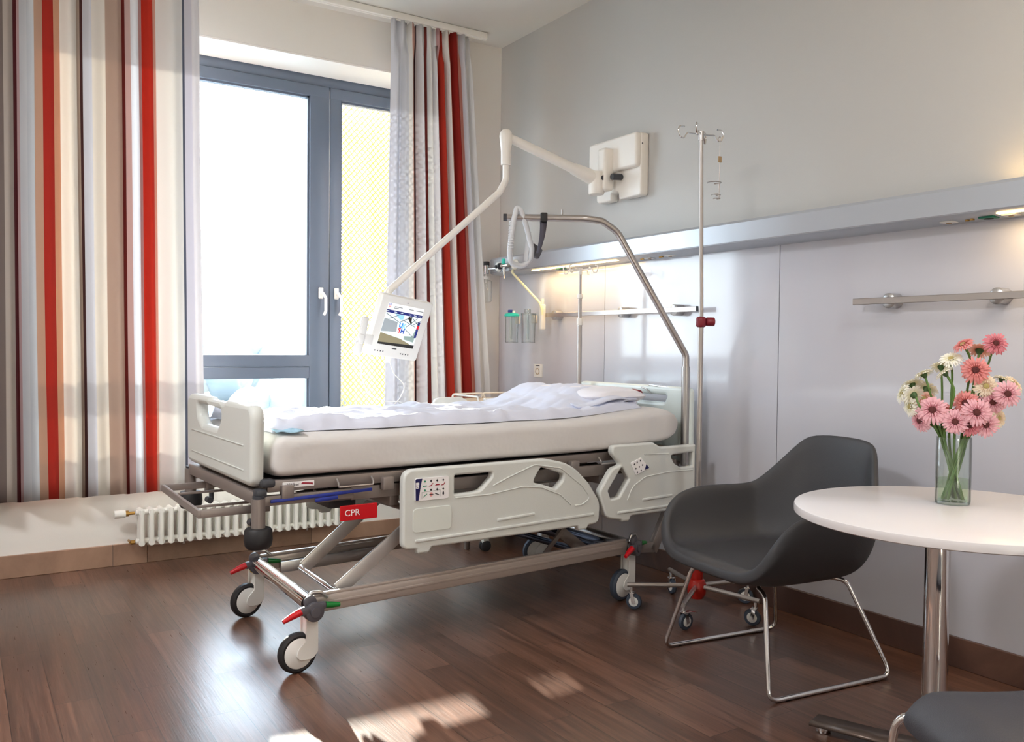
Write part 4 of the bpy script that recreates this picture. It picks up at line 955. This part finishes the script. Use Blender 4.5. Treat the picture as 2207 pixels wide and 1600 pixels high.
for x_, y_ in ((-.2, -.17), (.2, -.17), (-.2, .19), (.2, .19)):
    e = bpy.data.objects.new('cabinet_caster', None); C.objects.link(e); e.parent = cab; e.location = (x_, y_, 0)
    b = MB()
    for s_ in (-.012, .012): b.lathe([(0, .007), (.028, .007), (.032, .004), (.032, -.004), (.028, -.007), (0, -.007)], (0, s_, .032), (0, 1, 0), 22)
    b.build('caster_wheel', 'darkgrey', e); MB().box((.0, 0, .06), (.04, .034, .03), bev=.008).build('caster_hood', 'white_metal', e); MB().cyl((0, 0, .07), (0, 0, .12), .009, 10).build('caster_stem', 'steel', e)
wt = empty('folded_bed_table', (2.40, 4.42, 0), label='white folded bed table panel standing beside the cabinet', cat='bed table')
wp_ = plate('table_panel', 'cab_white', rpoly([(-.105, .55), (.105, .55), (.105, .885), (.06, .905), (-.06, .905), (-.105, .895)], [.02, .02, .03, .05, .05, .03]), (), .03, .006, frame((0, 0, 0), (1, -.15, 0), (0, 0, 1)), wt)
b = MB(); b.bar((.09, .02, .83), (.14, .02, .83), .03, .03, .006); b.bar((.128, .02, .85), (.128, .02, .30), .025, .03, .004); b.box((-.125, .0, .86), (.045, .03, .012), Matrix.Rotation(R(-35), 3, 'Y'), bev=.004); b.build('table_hinge', 'white_pl', wt)
b = MB(); b.bar((.128, .02, .0), (.128, .02, .32), .025, .03, .004); b.build('table_leg', 'steel', wt)
pd = empty('remote_handset', (2.66, 4.33, .879), R(-12), 'white handset lying on the front edge of the cabinet top', 'remote handset')
MB().box((0, 0, .010), (.16, .045, .018), bev=.006).build('handset_body', 'white_pl', pd)
b = MB(); b.tube(fillet([(.07, .0, .012), (.10, -.01, .004), (.105, -.032, .0), (.107, -.036, -.10), (.11, -.04, -.2)], .015), .003, 8); b.build('handset_cord', 'white_pl', pd)

# ------------------------------------------------------------------ rolling infusion stand
IX, IY = 2.838, 2.862
iv = empty('infusion_stand', (IX, IY, 0), label='tall steel infusion stand on five wheels with a red hub', cat='infusion stand')
MB().cyl((0, 0, .14), (0, 0, 1.32), .0125, 20).build('lower_pole', 'steel', iv)
MB().cyl((.003, 0, 1.30), (-.018, 0, 2.17), .0095, 18).build('upper_pole', 'steel', iv)
MB().lathe([(0, .06), (.03, .062), (.042, .085), (.044, .12), (.036, .145), (.026, .15), (.028, .155), (.028, .235), (.02, .238), (0, .238)], seg=28).build('hub', 'hubred', iv)
MB().cyl((0, 0, .236), (0, 0, .246), .018, 18).build('hub_cap', 'black', iv)
b = MB(); b.box((0, 0, 1.32), (.044, .04, .05), bev=.014, seg=3); b.build('height_clamp', 'darkred', iv); MB().cyl((.02, -.01, 1.322), (.055, -.03, 1.322), .020, 18, bev=.006).build('clamp_knob', 'darkred', iv)
for a in (143, 215, 283, 352, 70):
    d = Vector((math.cos(R(a)), math.sin(R(a)), 0)); L_ = .315
    MB().tube([d*.03+Vector((0, 0, .118)), d*L_+Vector((0, 0, .112))], .0105, 14).build('base_leg', 'steel', iv)
    e = bpy.data.objects.new('stand_caster', None); C.objects.link(e); e.parent = iv; e.location = d*(L_-.02); e.rotation_euler.z = R(a+random.uniform(-50, 50))
    MB().lathe([(0, .010), (.026, .010), (.034, .009), (.0375, 0), (.034, -.009), (.026, -.010), (0, -.010)], (-.012, 0, .0375), (0, 1, 0), 26).build('caster_wheel', 'tyre_blue', e)
    b = MB(); b.lathe([(0, .013), (.017, .0125), (.022, .0105)], (-.012, 0, .0375), (0, 1, 0), 20); b.lathe([(0, .013), (.017, .0125), (.022, .0105)], (-.012, 0, .0375), (0, -1, 0), 20); b.build('wheel_disc', 'white_metal', e)
    b = MB(); b.cyl((0, 0, .076), (0, 0, .104), .008, 12); b.box((-.004, 0, .077), (.026, .034, .005), bev=.001)
    for s_ in (-.0155, .0155): b.bar((-.012, s_, .03), (-.003, s_, .078), .002, .016)
    b.build('caster_fork', 'chrome', e)
    if a == 215: b = MB(); b.box((-.045, 0, .073), (.05, .03, .004), Matrix.Rotation(R(-12), 3, 'Y'), bev=.001); b.build('brake_lever', 'chrome', e)
TX, TZ = -.018, 2.165
b = MB(); b.cyl((TX, 0, TZ-.03), (TX, 0, TZ+.01), .0125, 16); ch = b.build('hook_head', 'alu', iv)
hook_tip = None
for a in (168, 348, 215, 35):
    d = Vector((math.cos(R(a)), math.sin(R(a)), 0)); o_ = Vector((TX, 0, TZ-.005))
    b = MB(); b.tube(fillet([o_, o_+d*.07+Vector((0, 0, .004)), o_+d*.088+Vector((0, 0, -.022)), o_+d*.106+Vector((0, 0, -.020)), o_+d*.120+Vector((0, 0, .012)), o_+d*.108+Vector((0, 0, .030)), o_+d*.085+Vector((0, 0, .030))], .010), .0034, 8)
    b.build('infusion_hook', 'chrome', iv)
# bottle holder hanging from a hook
HX, HY, HZ = IX+TX+.096, IY-.022, TZ-.032
bh = empty('bottle_holder', (HX, HY, HZ), label='wire infusion bottle holder with tan tag hanging from the stand', cat='bottle holder')
b = MB(); b.tube([(0, 0, 0.0), (0, 0, -.255)], .0021, 8); b.tube(fillet([(0, 0, 0), (-.012, 0, .016), (0, 0, .03), (.012, 0, .016)], .01, 5, True), .002, 8, closed=True); b.build('hanger_wire', 'steel', bh)
MB().box((0, -.002, -.075), (.021, .004, .028), bev=.0015).build('tag_plate', 'khaki', bh)
for z_, r_ in ((-.175, .031), (-.232, .019), (-.250, .014)):
    b = MB(); b.tube([(r_*math.sin(R(a)), r_*(1-math.cos(R(a))), z_) for a in range(-135, 136, 15)], .0026, 8); b.build('holder_ring', 'steel', bh)

# ------------------------------------------------------------------ armchair
def armchair():
    ch = empty('armchair', (2.64, 2.235, 0), math.atan2(.119, -.993), 'dark grey upholstered shell armchair on a chrome sled frame beside the table', 'armchair')
    rim = [(.335, 0, .420), (.335, .10, .420), (.33, .19, .424), (.322, .245, .45), (.308, .282, .51), (.275, .303, .575), (.215, .312, .622), (.12, .312, .640), (-.01, .308, .638), (-.125, .300, .636), (-.165, .290, .655), (-.222, .235, .735), (-.280, .185, .822), (-.312, .148, .852), (-.332, .0, .856)]
    n = len(rim); full = rim + [(x, -y, z) for x, y, z in rim[-2:0:-1]]
    def ring(i):
        rows = []
        for k, (x, y, z) in enumerate(full):
            kk = k if k < n else 2*(n-1)-k
            s_ = kk/(n-1)             # 0 front, 1 back
            hgt = z-.42
            # seat crease
            fx = x*.93 if x > 0.2 else x*(.66 if s_ > .8 else .80)
            cx, cy = (min(x*.92, .285) if s_ < .35 else (x*.80 if s_ < .8 else x*.62)), y*.74
            cz = .425-.02*s_ if s_ > .15 else .432
            if i == 0: p = (.03, 0, .418)
            elif i == 1: p = (.03+(cx-.03)*.5, cy*.5, .420)
            elif i == 2: p = (.03+(cx-.03)*.86, cy*.86, .422)
            elif i == 3: p = (cx+(x-cx)*.22, cy+(y-cy)*.3, cz+hgt*.05)
            elif i == 4: p = (cx+(x-cx)*.50, cy+(y-cy)*.68, cz+max(hgt, 0)*.30)
            elif i == 5: p = (cx+(x-cx)*.78, cy+(y-cy)*.92, cz+max(hgt, 0)*.66)
            else: p = (x, y, z)
            rows.append(p)
        return rows
    inner = [ring(i) for i in range(1, 7)]
    # outer skin: offset rings
    def outer(i):
        rows = []
        for k, (x, y, z) in enumerate(full):
            kk = k if k < n else 2*(n-1)-k; s_ = kk/(n-1); hgt = max(z-.42, 0)
            q = Vector((x, y, 0)).normalized(); thk = .042 if s_ < .75 else .035
            ox, oy = x+q.x*thk*.65, y+q.y*thk
            if i == 0: p = (x+q.x*thk*.5, y+q.y*thk*.5, z+.004-(.0 if s_ > .2 else .006))
            elif i == 1: p = (ox, oy, z-.03)
            elif i == 2: p = (ox*.985, oy*.985, .40+(z-.03-.40)*.62 if hgt > .02 else .385)
            elif i == 3: p = (ox*.91, oy*.90, .395+hgt*.18 if hgt > .02 else .372)
            elif i == 4: p = (ox*.74, oy*.70, .362+hgt*.02)
            elif i == 5: p = (ox*.42, oy*.40, .352)
            rows.append(p)
        return rows
    allr = inner + [outer(i) for i in range(6)]
    b = MB(); vr = b.grid(allr, closeu=True)
    c0 = b.bm.verts.new((.03, 0, .418)); c1 = b.bm.verts.new((0, 0, .350)); m_ = len(full)
    for k in range(m_): b.bm.faces.new((c0, vr[0][(k+1) % m_], vr[0][k])); b.bm.faces.new((c1, vr[-1][k], vr[-1][(k+1) % m_]))
    b.build('seat_shell', 'leather', ch, 180, mods=(('SUBSURF', dict(levels=2, render_levels=2)),))
    for s_ in (1, -1):
        pts = fillet([(.13, s_*.05, .352), (.235, s_*.16, .352), (.245, s_*.205, .34), (.305, s_*.300, .009), (-.275, s_*.300, .009), (-.16, s_*.19, .345), (-.12, s_*.15, .352), (-.05, s_*.05, .352)], [0, .04, .04, .035, .035, .05, .03, 0], 6)
        MB().tube(pts, .0085, 14).build('sled_leg', 'chrome', ch)
        b = MB(); b.box((.22, s_*.300, .0035), (.03, .012, .007), bev=.002); b.box((-.2, s_*.300, .0035), (.03, .012, .007), bev=.002); b.build('floor_glide', 'black', ch)
armchair()

# second chair, front right corner
def side_chair():
    ch = empty('side_chair', (1.90, .86, 0), R(152), 'dark grey upholstered seat with bent chrome leg in the front right corner', 'chair')
    # local +x = front edge of the seat
    rows = []
    nx, ny = 22, 20
    prof = []
    for i in range(nx+1):
        t = i/nx; x = -.22+.46*t; rows_ = []
        prof.append(x)
    def topz(x, y): return .438 - .012*math.exp(-((x)/.2)**2) - .05*max(0, (x-.15)/.09)**2 + .012*(abs(y)/.23)**2
    up = []; dn = []
    for x in prof:
        wr = .235*(1-.10*max(0, (x-.1)/.14)**2)
        up.append([(x, wr*(-1+2*j/ny), topz(x, wr*(-1+2*j/ny))-.022*abs(-1+2*j/ny)**8) for j in range(ny+1)])
        dn.append([(x*.985, wr*.98*(-1+2*j/ny), topz(x, 0)-.05+.012*abs(-1+2*j/ny)**6) for j in range(ny+1)])
    b = MB(); a = b.grid(up); c = b.grid(dn)
    lt = [r[0] for r in a]+a[-1][1:]+[r[-1] for r in a[:-1]][::-1]+a[0][1:-1][::-1]; lb = [r[0] for r in c]+c[-1][1:]+[r[-1] for r in c[:-1]][::-1]+c[0][1:-1][::-1]
    for k in range(len(lt)): b.bm.faces.new((lt[k], lt[(k+1) % len(lt)], lb[(k+1) % len(lt)], lb[k]))
    b.build('seat', 'leather2', ch, 60, mods=(('SUBSURF', dict(levels=1, render_levels=1)),))
    for s_ in (1, -1):
        pts = fillet([(-.05, s_*.10, .378), (.16, s_*.19, .378), (.235, s_*.235, .368), (.27, s_*.255, .009), (-.27, s_*.255, .009), (-.20, s_*.20, .372), (-.10, s_*.12, .378)], [0, .05, .05, .04, .04, .04, 0], 6)
        MB().tube(pts, .0095, 14).build('sled_leg', 'chrome', ch)
side_chair()

# ------------------------------------------------------------------ round table
TCX, TCY = 2.43, 1.41
tab = empty('round_table', (TCX, TCY, 0), label='round white laminate table on a chrome pedestal', cat='table')
MB().lathe([(0, .713), (.445, .713), (.4495, .716), (.45, .722), (.45, .733), (.4485, .738), (.445, .740), (0, .740)], seg=128).build('tabletop', 'tabletop', tab, 30)
PX, PY = -.045, .03
MB().cyl((PX, PY, .02), (PX, PY, .712), .034, 40).build('pedestal', 'chrome', tab)
MB().cyl((PX, PY, .700), (PX, PY, .7125), .11, 32).build('mounting_plate', 'steel', tab)
a0 = math.atan2(1.74-TCY-PY, 2.288-TCX-PX)
for k in range(4):
    a = a0+k*PI/2; d = Vector((math.cos(a), math.sin(a), 0)); o_ = Vector((PX, PY, 0)); n_ = Vector((-d.y, d.x, 0))
    b = MB(); b.grid([[o_-n_*.045+Vector((0, 0, .045)), o_+n_*.045+Vector((0, 0, .045))], [o_+d*.35-n_*.042+Vector((0, 0, .034)), o_+d*.35+n_*.042+Vector((0, 0, .034))]])
    b.build('foot_bar', 'foot_dark', tab, mods=(('SOLIDIFY', dict(thickness=.010)),)); MB().cyl(o_+d*.318, o_+d*.318+Vector((0, 0, .024)), .024, 24, bev=.003).build('levelling_foot', 'chrome', tab)

# ------------------------------------------------------------------ vase and gerberas
VX, VY, VZ = 2.53, 1.485, .740
vs = empty('glass_vase', (VX, VY, VZ), label='clear cylindrical glass vase with water on the round table', cat='vase')
MB().lathe([(0, .010), (.0465, .010), (.0465, .200), (.0478, .2015), (.049, .200), (.0495, .012), (.048, .002), (0, .001)], seg=48).build('vase_glass', 'vase', vs)
MB().lathe([(0, .002), (.047, .002), (.0475, .004), (.0475, .009), (0, .0095)], seg=48).build('vase_base', 'vase_base', vs)
MB().lathe([(0, .0102), (.0463, .0102), (.0463, .075), (0, .075)], seg=48).build('water', 'water', vs)
vd = Vector((VX, VY, 0)).normalized(); vrt = Vector((vd.y, -vd.x, 0))
PM = {'pink': petal_mat('pink petals', '#efbcc4', '#d9909b'), 'rose': petal_mat('rose petals', '#dd8a94', '#b95560'), 'coral': petal_mat('coral petals', '#eb9c98', '#cc6a64'),
      'white': petal_mat('white petals', '#fbf9ee', '#f1edcf'), 'cream': petal_mat('cream petals', '#f3e6cf', '#e8cdb0'), 'peach': petal_mat('peach petals', '#f4c4b4', '#ecab98')}
CM = {'dark': mat('dark flower eye', '#5e2c2a', .8, bump=.5, bscale=600), 'yel': mat('yellow green flower eye', '#b7a86a', .8, bump=.5, bscale=600)}
def petals_mesh(key):
    b = MB(); rnd = random.Random(key)
    lay = b.bm.loops.layers.uv.verify()
    for ring, (n_, r0, r1, w, lift, curve) in enumerate(((24, .010, .036, .0068, .000, -.004), (22, .009, .031, .0062, .003, .000), (18, .007, .017, .0026, .005, .003))):
        for k in range(n_):
            a = 2*PI*(k+rnd.uniform(-.25, .25)+.5*ring)/n_; rr = r1*rnd.uniform(.9, 1.06); dz = rnd.uniform(-.0015, .002)
            d = Vector((math.cos(a), math.sin(a), 0)); n2 = Vector((-d.y, d.x, 0)); prev = None
            for s_, ww in ((0, .45), (.35, .85), (.7, 1), (.92, .7), (1, .12)):
                r_ = r0+(rr-r0)*s_; z = lift+dz*s_+curve*s_*s_+.004*math.sin(s_*PI)
                row = [b.bm.verts.new(d*r_-n2*w*ww*.5+Vector((0, 0, z+.0008))), b.bm.verts.new(d*r_+Vector((0, 0, z))), b.bm.verts.new(d*r_+n2*w*ww*.5+Vector((0, 0, z+.0008)))]
                if prev:
                    for q in (0, 1):
                        f = b.bm.faces.new((prev[0][q], prev[0][q+1], row[q+1], row[q]))
                        for l, uvx in zip(f.loops, (prev[1], prev[1], s_, s_)): l[lay].uv = (uvx, 0)
                prev = (row, s_)
    me = bpy.data.meshes.new('petals'); b.bm.to_mesh(me); b.bm.free(); return me
PMesh = {}
for k_ in PM:
    me = petals_mesh(k_); me.materials.append(PM[k_]); me.polygons.foreach_set('use_smooth', [True]*len(me.polygons)); PMesh[k_] = me
def small(name, prof, m, seg=18):
    b = MB(); b.lathe(prof, seg=seg); bmesh.ops.recalc_face_normals(b.bm, faces=b.bm.faces); me = bpy.data.meshes.new(name); b.bm.to_mesh(me); b.bm.free(); me.materials.append(m); me.polygons.foreach_set('use_smooth', [True]*len(me.polygons)); return me
EY = {k: small('flower_eye', [(.0085, .004), (.0085, .0065), (.005, .0085), (0, .0075)], CM[k]) for k in CM}
CX = small('calyx', [(.004, -.014), (.007, -.010), (.0105, -.003), (.012, .0015), (0, .002)], M['calyx'])
# right offset (m), height, depth offset, colour, size, facing(right, toward camera, up), eye, label
FL = [(.019, 1.218, .00, 'coral', .95, (-.5, .4, .8), 'yel', 'pink gerbera tilted skyward, leftmost of the top three'),
 (.062, 1.202, .02, 'peach', 1.0, (.1, -.55, .75), 'yel', 'pale peach gerbera seen from behind between the two topmost pink ones'),
 (.103, 1.223, .00, 'rose', 1.0, (.25, .9, .3), 'dark', 'rose pink gerbera at the very top right of the bouquet'),
 (-.013, 1.174, .00, 'white', 1.0, (-.1, .6, .85), 'yel', 'white gerbera facing up, highest of the white ones'),
 (-.040, 1.152, .02, 'white', .9, (-.1, -.5, .9), 'yel', 'white gerbera seen from below, just left of the highest white one'),
 (-.086, 1.128, .00, 'white', .9, (-.45, -.25, .9), 'yel', 'white gerbera with dark calyx reaching far out to the upper left'),
 (-.029, 1.134, -.03, 'white', .85, (-.6, -.1, .75), 'yel', 'white gerbera in profile, lower stem beside the highest white one'),
 (.052, 1.144, -.02, 'coral', 1.18, (.05, 1, .12), 'dark', 'large coral gerbera facing forward under the top group'),
 (.080, 1.097, -.01, 'cream', 1.0, (.2, .95, .2), 'yel', 'cream gerbera facing forward below the large coral one'),
 (.123, 1.118, .03, 'white', .75, (.3, -.2, .9), 'yel', 'small white gerbera in profile at the right edge'),
 (.155, 1.105, .03, 'cream', .9, (.7, .2, .6), 'yel', 'cream gerbera turned away, farthest to the right'),
 (.135, 1.076, -.02, 'pink', 1.15, (.3, .95, .15), 'dark', 'large pink gerbera at the right, below the cream one'),
 (.100, 1.050, -.01, 'pink', 1.05, (.0, .9, .1), 'dark', 'pink gerbera left of and touching the large right pink one'),
 (-.120, 1.095, .02, 'white', 1.0, (-.35, -.4, .8), 'yel', 'white gerbera on top of the left white cluster'),
 (-.078, 1.083, .03, 'white', 1.0, (.25, -.6, .7), 'yel', 'white gerbera with dark calyx at the right of the left cluster'),
 (-.143, 1.068, .00, 'white', 1.0, (-.8, .3, .3), 'yel', 'white gerbera farthest to the left of the bouquet'),
 (-.112, 1.065, -.03, 'white', .95, (-.4, -.5, .3), 'yel', 'white gerbera showing its green back in the left cluster'),
 (-.119, 1.031, -.02, 'white', 1.05, (-.75, .5, -.05), 'yel', 'white gerbera hanging lowest of the left cluster'),
 (-.085, 1.052, .00, 'peach', .95, (-.2, .7, .7), 'yel', 'cream gerbera half hidden above the big left pink one'),
 (-.059, 1.022, -.05, 'pink', 1.3, (-.05, .95, .3), 'dark', 'largest pale pink gerbera at the left front'),
 (-.091, .989, -.03, 'pink', 1.1, (-.6, .6, -.2), 'dark', 'pink gerbera drooping at the lower left'),
 (.002, .991, -.06, 'pink', 1.1, (.0, .97, .15), 'dark', 'pink gerbera with dark eye in the middle, above the vase'),
 (.057, 1.021, -.06, 'pink', 1.22, (.1, 1, .12), 'dark', 'large pale pink gerbera at the front, right of the middle'),
 (.028, 1.045, -.02, 'coral', 1.1, (-.2, .9, .2), 'dark', 'coral pink gerbera behind the large front one'),
 (.041, .983, -.05, 'rose', 1.0, (.0, .98, -.05), 'dark', 'rose gerbera low between two pink ones above the vase'),
 (.081, .985, -.04, 'pink', 1.1, (.2, .95, .0), 'dark', 'pink gerbera at the lower right of the bouquet'),
 (.113, 1.003, .00, 'cream', .95, (.6, .5, .1), 'yel', 'cream gerbera half hidden at the lower right edge'),
 (.032, 1.066, .01, 'white', .9, (-.1, .4, .8), 'yel', 'white gerbera peeking out above the coral one'),
 (-.028, 1.020, -.01, 'coral', .8, (.1, .6, .5), 'dark', 'small coral gerbera half hidden beside the largest pale pink one')]
Vc = Vector((VX, VY, 0))
for i, (r_, z_, dd_, col, sz, fc, eye, lab) in enumerate(FL):
    p = Vc + vrt*r_ + vd*dd_ + Vector((0, 0, z_)); nrm = (vrt*fc[0] - vd*fc[1] + Vector((0, 0, fc[2]))).normalized()
    q = nrm.to_track_quat('Z', 'Y').to_matrix().to_4x4() @ Matrix.Rotation(i*1.3, 4, 'Z'); sz *= 1.0
    e = empty('gerbera', p, label=lab, cat='flower', group='gerberas in the glass vase')
    for nm, me in (('petals', PMesh[col]), ('flower_eye', EY[eye]), ('calyx', CX)):
        o_ = bpy.data.objects.new(nm, me); C.objects.link(o_); o_.parent = e; o_.matrix_local = q @ Matrix.Scale(sz, 4)
    rnd = random.Random(i); ang = math.atan2(dd_+rnd.uniform(-.05, .05), r_) + PI; br_ = .030*rnd.uniform(.3, 1.1)
    foot = Vc + (vrt*math.cos(ang)+vd*math.sin(ang))*br_ + Vector((0, 0, VZ+.014)); 
    side = Vector((r_, dd_, 0)); k_ = min(1, .036/max(side.length, .001)); neck = Vc + vrt*r_*k_ + vd*dd_*k_ + Vector((0, 0, VZ+.195))
    back = p - nrm*.012
    c1 = back - nrm*.035*(.5+.5*abs(fc[2])) - Vector((0, 0, .02))
    pts = [foot, foot.lerp(neck, .5)+Vector((rnd.uniform(-.004, .004), rnd.uniform(-.004, .004), 0)), neck, neck.lerp(c1, .5)+Vector((0, 0, .01)), c1, back]
    # smooth with Catmull-Rom
    sm = []
    for k in range(len(pts)-1):
        a_, b_, c_, d_ = pts[max(k-1, 0)], pts[k], pts[k+1], pts[min(k+2, len(pts)-1)]
        for s_ in range(5):
            t = s_/5; sm.append(.5*((2*b_)+(c_-a_)*t+(2*a_-5*b_+4*c_-d_)*t*t+(3*b_-a_-3*c_+d_)*t**3))
    sm.append(pts[-1])
    o_ = MB().tube([s__-p for s__ in sm], .0032 if i % 3 else .0037, 8).build('stem', 'stem', e)

# ------------------------------------------------------------------ light
def area(name, loc, rot, sx, sy, power, col=(1, 1, 1)):
    l = bpy.data.lights.new(name, 'AREA'); l.shape = 'RECTANGLE'; l.size = sx; l.size_y = sy; l.energy = power; l.color = col
    o = bpy.data.objects.new(name, l); C.objects.link(o); o.location = loc; o.rotation_euler = rot; return o
SKY_B, SKY_W, SKY_A = 5.8, 1.2, 12.0
SUN_D = Vector((-.15, -1, -.25))
sl = bpy.data.lights.new('sun', 'SUN'); sl.energy = 33.0; sl.angle = R(.6); sl.color = (1, .93, .82)
so = bpy.data.objects.new('sun', sl); C.objects.link(so); so.rotation_euler = SUN_D.to_track_quat('-Z', 'Y').to_euler(); so.location = (1, 8, 4)
w = bpy.data.worlds.new('sky'); bpy.context.scene.world = w; w.use_nodes = True; nt = w.node_tree
bg = nt.nodes['Background']; tc = nt.nodes.new('ShaderNodeTexCoord'); sx_ = nt.nodes.new('ShaderNodeSeparateXYZ'); rp = nt.nodes.new('ShaderNodeValToRGB')
rp.color_ramp.elements[0].position = 0; rp.color_ramp.elements[0].color = (.86, .925, 1, 1); rp.color_ramp.elements[1].position = .7; rp.color_ramp.elements[1].color = (.62, .78, 1, 1)
nt.links.new(tc.outputs['Generated'], sx_.inputs[0]); nt.links.new(sx_.outputs[2], rp.inputs[0]); nt.links.new(rp.outputs[0], bg.inputs[0]); bg.inputs[1].default_value = 1.0
# hazy sky: brightest around the low sun
dn = nt.nodes.new('ShaderNodeVectorMath'); dn.operation = 'DOT_PRODUCT'; dn.inputs[1].default_value = (-SUN_D).normalized(); nt.links.new(tc.outputs['Generated'], dn.inputs[0])
mxn = nt.nodes.new('ShaderNodeMath'); mxn.operation = 'MAXIMUM'; mxn.inputs[1].default_value = 0; nt.links.new(dn.outputs['Value'], mxn.inputs[0])
prev_ = None
for pw_, am_ in ((3, SKY_W), (60, SKY_A)):
    p1_ = nt.nodes.new('ShaderNodeMath'); p1_.operation = 'POWER'; p1_.inputs[1].default_value = pw_; nt.links.new(mxn.outputs[0], p1_.inputs[0])
    p2_ = nt.nodes.new('ShaderNodeMath'); p2_.operation = 'MULTIPLY_ADD'; p2_.inputs[1].default_value = am_; p2_.inputs[2].default_value = SKY_B; nt.links.new(p1_.outputs[0], p2_.inputs[0])
    if prev_: nt.links.new(prev_.outputs[0], p2_.inputs[2])
    prev_ = p2_
nt.links.new(prev_.outputs[0], bg.inputs[1])
p_ = area('window_portal', ((.41+2.75)/2, FY+.12, 1.78), (R(-90), 0, 0), 2.45, 2.2, 1); p_.data.cycles.is_portal = True
# unseen ceiling lamps, added as fill to brighten the room
def fill_lamp(x, y, label, k=1):
    e = empty('ceiling_fill_lamp', (x, y, CZ), label=label, cat='fill light', group='added ceiling fill lamps')
    MB().box((0, 0, -.02), (.66, .66, .04), bev=.004).build('housing', 'white_pl', e); MB().box((0, 0, -.042), (.6, .6, .006)).build('diffuser', mat('luminaire diffuser', '#ffffff', .5, emit='#ffffff', estr=2), e, 0)
    area('fill_lamp_light', (x, y, CZ-.055), (0, 0, 0), .6, .6, FILL_POWER*k, (.97, .98, 1))
FILL_POWER = 40
fill_lamp(1.9, .2, 'added unseen fill lamp on the ceiling nearest the round table', .45); fill_lamp(-.9, 2.3, 'added unseen fill lamp on the ceiling nearest the wide curtain', 1.35); fill_lamp(.8, -1.5, 'added unseen fill lamp on the ceiling by the back wall', .6)
area('reading_light', (WX-.10, 4.2, 1.675), (0, 0, 0), .03, .8, 1.6, (1, .72, .38)); area('reading_light', (WX-.10, .95, 1.675), (0, 0, 0), .03, 1.4, 3.0, (1, .72, .38))
area('uplight', (WX-.09, .55, 1.815), (R(180), 0, 0), .05, 1.2, 13, (1, .72, .36))

# ------------------------------------------------------------------ camera
cam = bpy.data.cameras.new('camera'); co = bpy.data.objects.new('camera', cam); C.objects.link(co); bpy.context.scene.camera = co
cam.sensor_width = 36; cam.lens = 36*1872.62/2207; cam.clip_start = .05; cam.clip_end = 2000
yaw, pit, rol = R(32.53474547), R(-1.60400656), R(.57752475)
f_ = Vector((math.sin(yaw)*math.cos(pit), math.cos(yaw)*math.cos(pit), math.sin(pit))); rt = Vector((math.cos(yaw), -math.sin(yaw), 0)); up = rt.cross(f_)
rt2 = rt*math.cos(rol)+up*math.sin(rol); up2 = -rt*math.sin(rol)+up*math.cos(rol)
co.matrix_world = Matrix.Translation((0, 0, 1.2)) @ Matrix((rt2, up2, -f_)).transposed().to_4x4()
sc = bpy.context.scene
sc.view_settings.view_transform = 'Standard'; sc.view_settings.look = 'None'; sc.view_settings.gamma = 1; sc.view_settings.exposure = .60
sc.cycles.max_bounces = 10; sc.cycles.transparent_max_bounces = 16; sc.cycles.diffuse_bounces = 6; sc.cycles.sample_clamp_indirect = 6
sc.cycles.caustics_refractive = False; sc.cycles.caustics_reflective = False
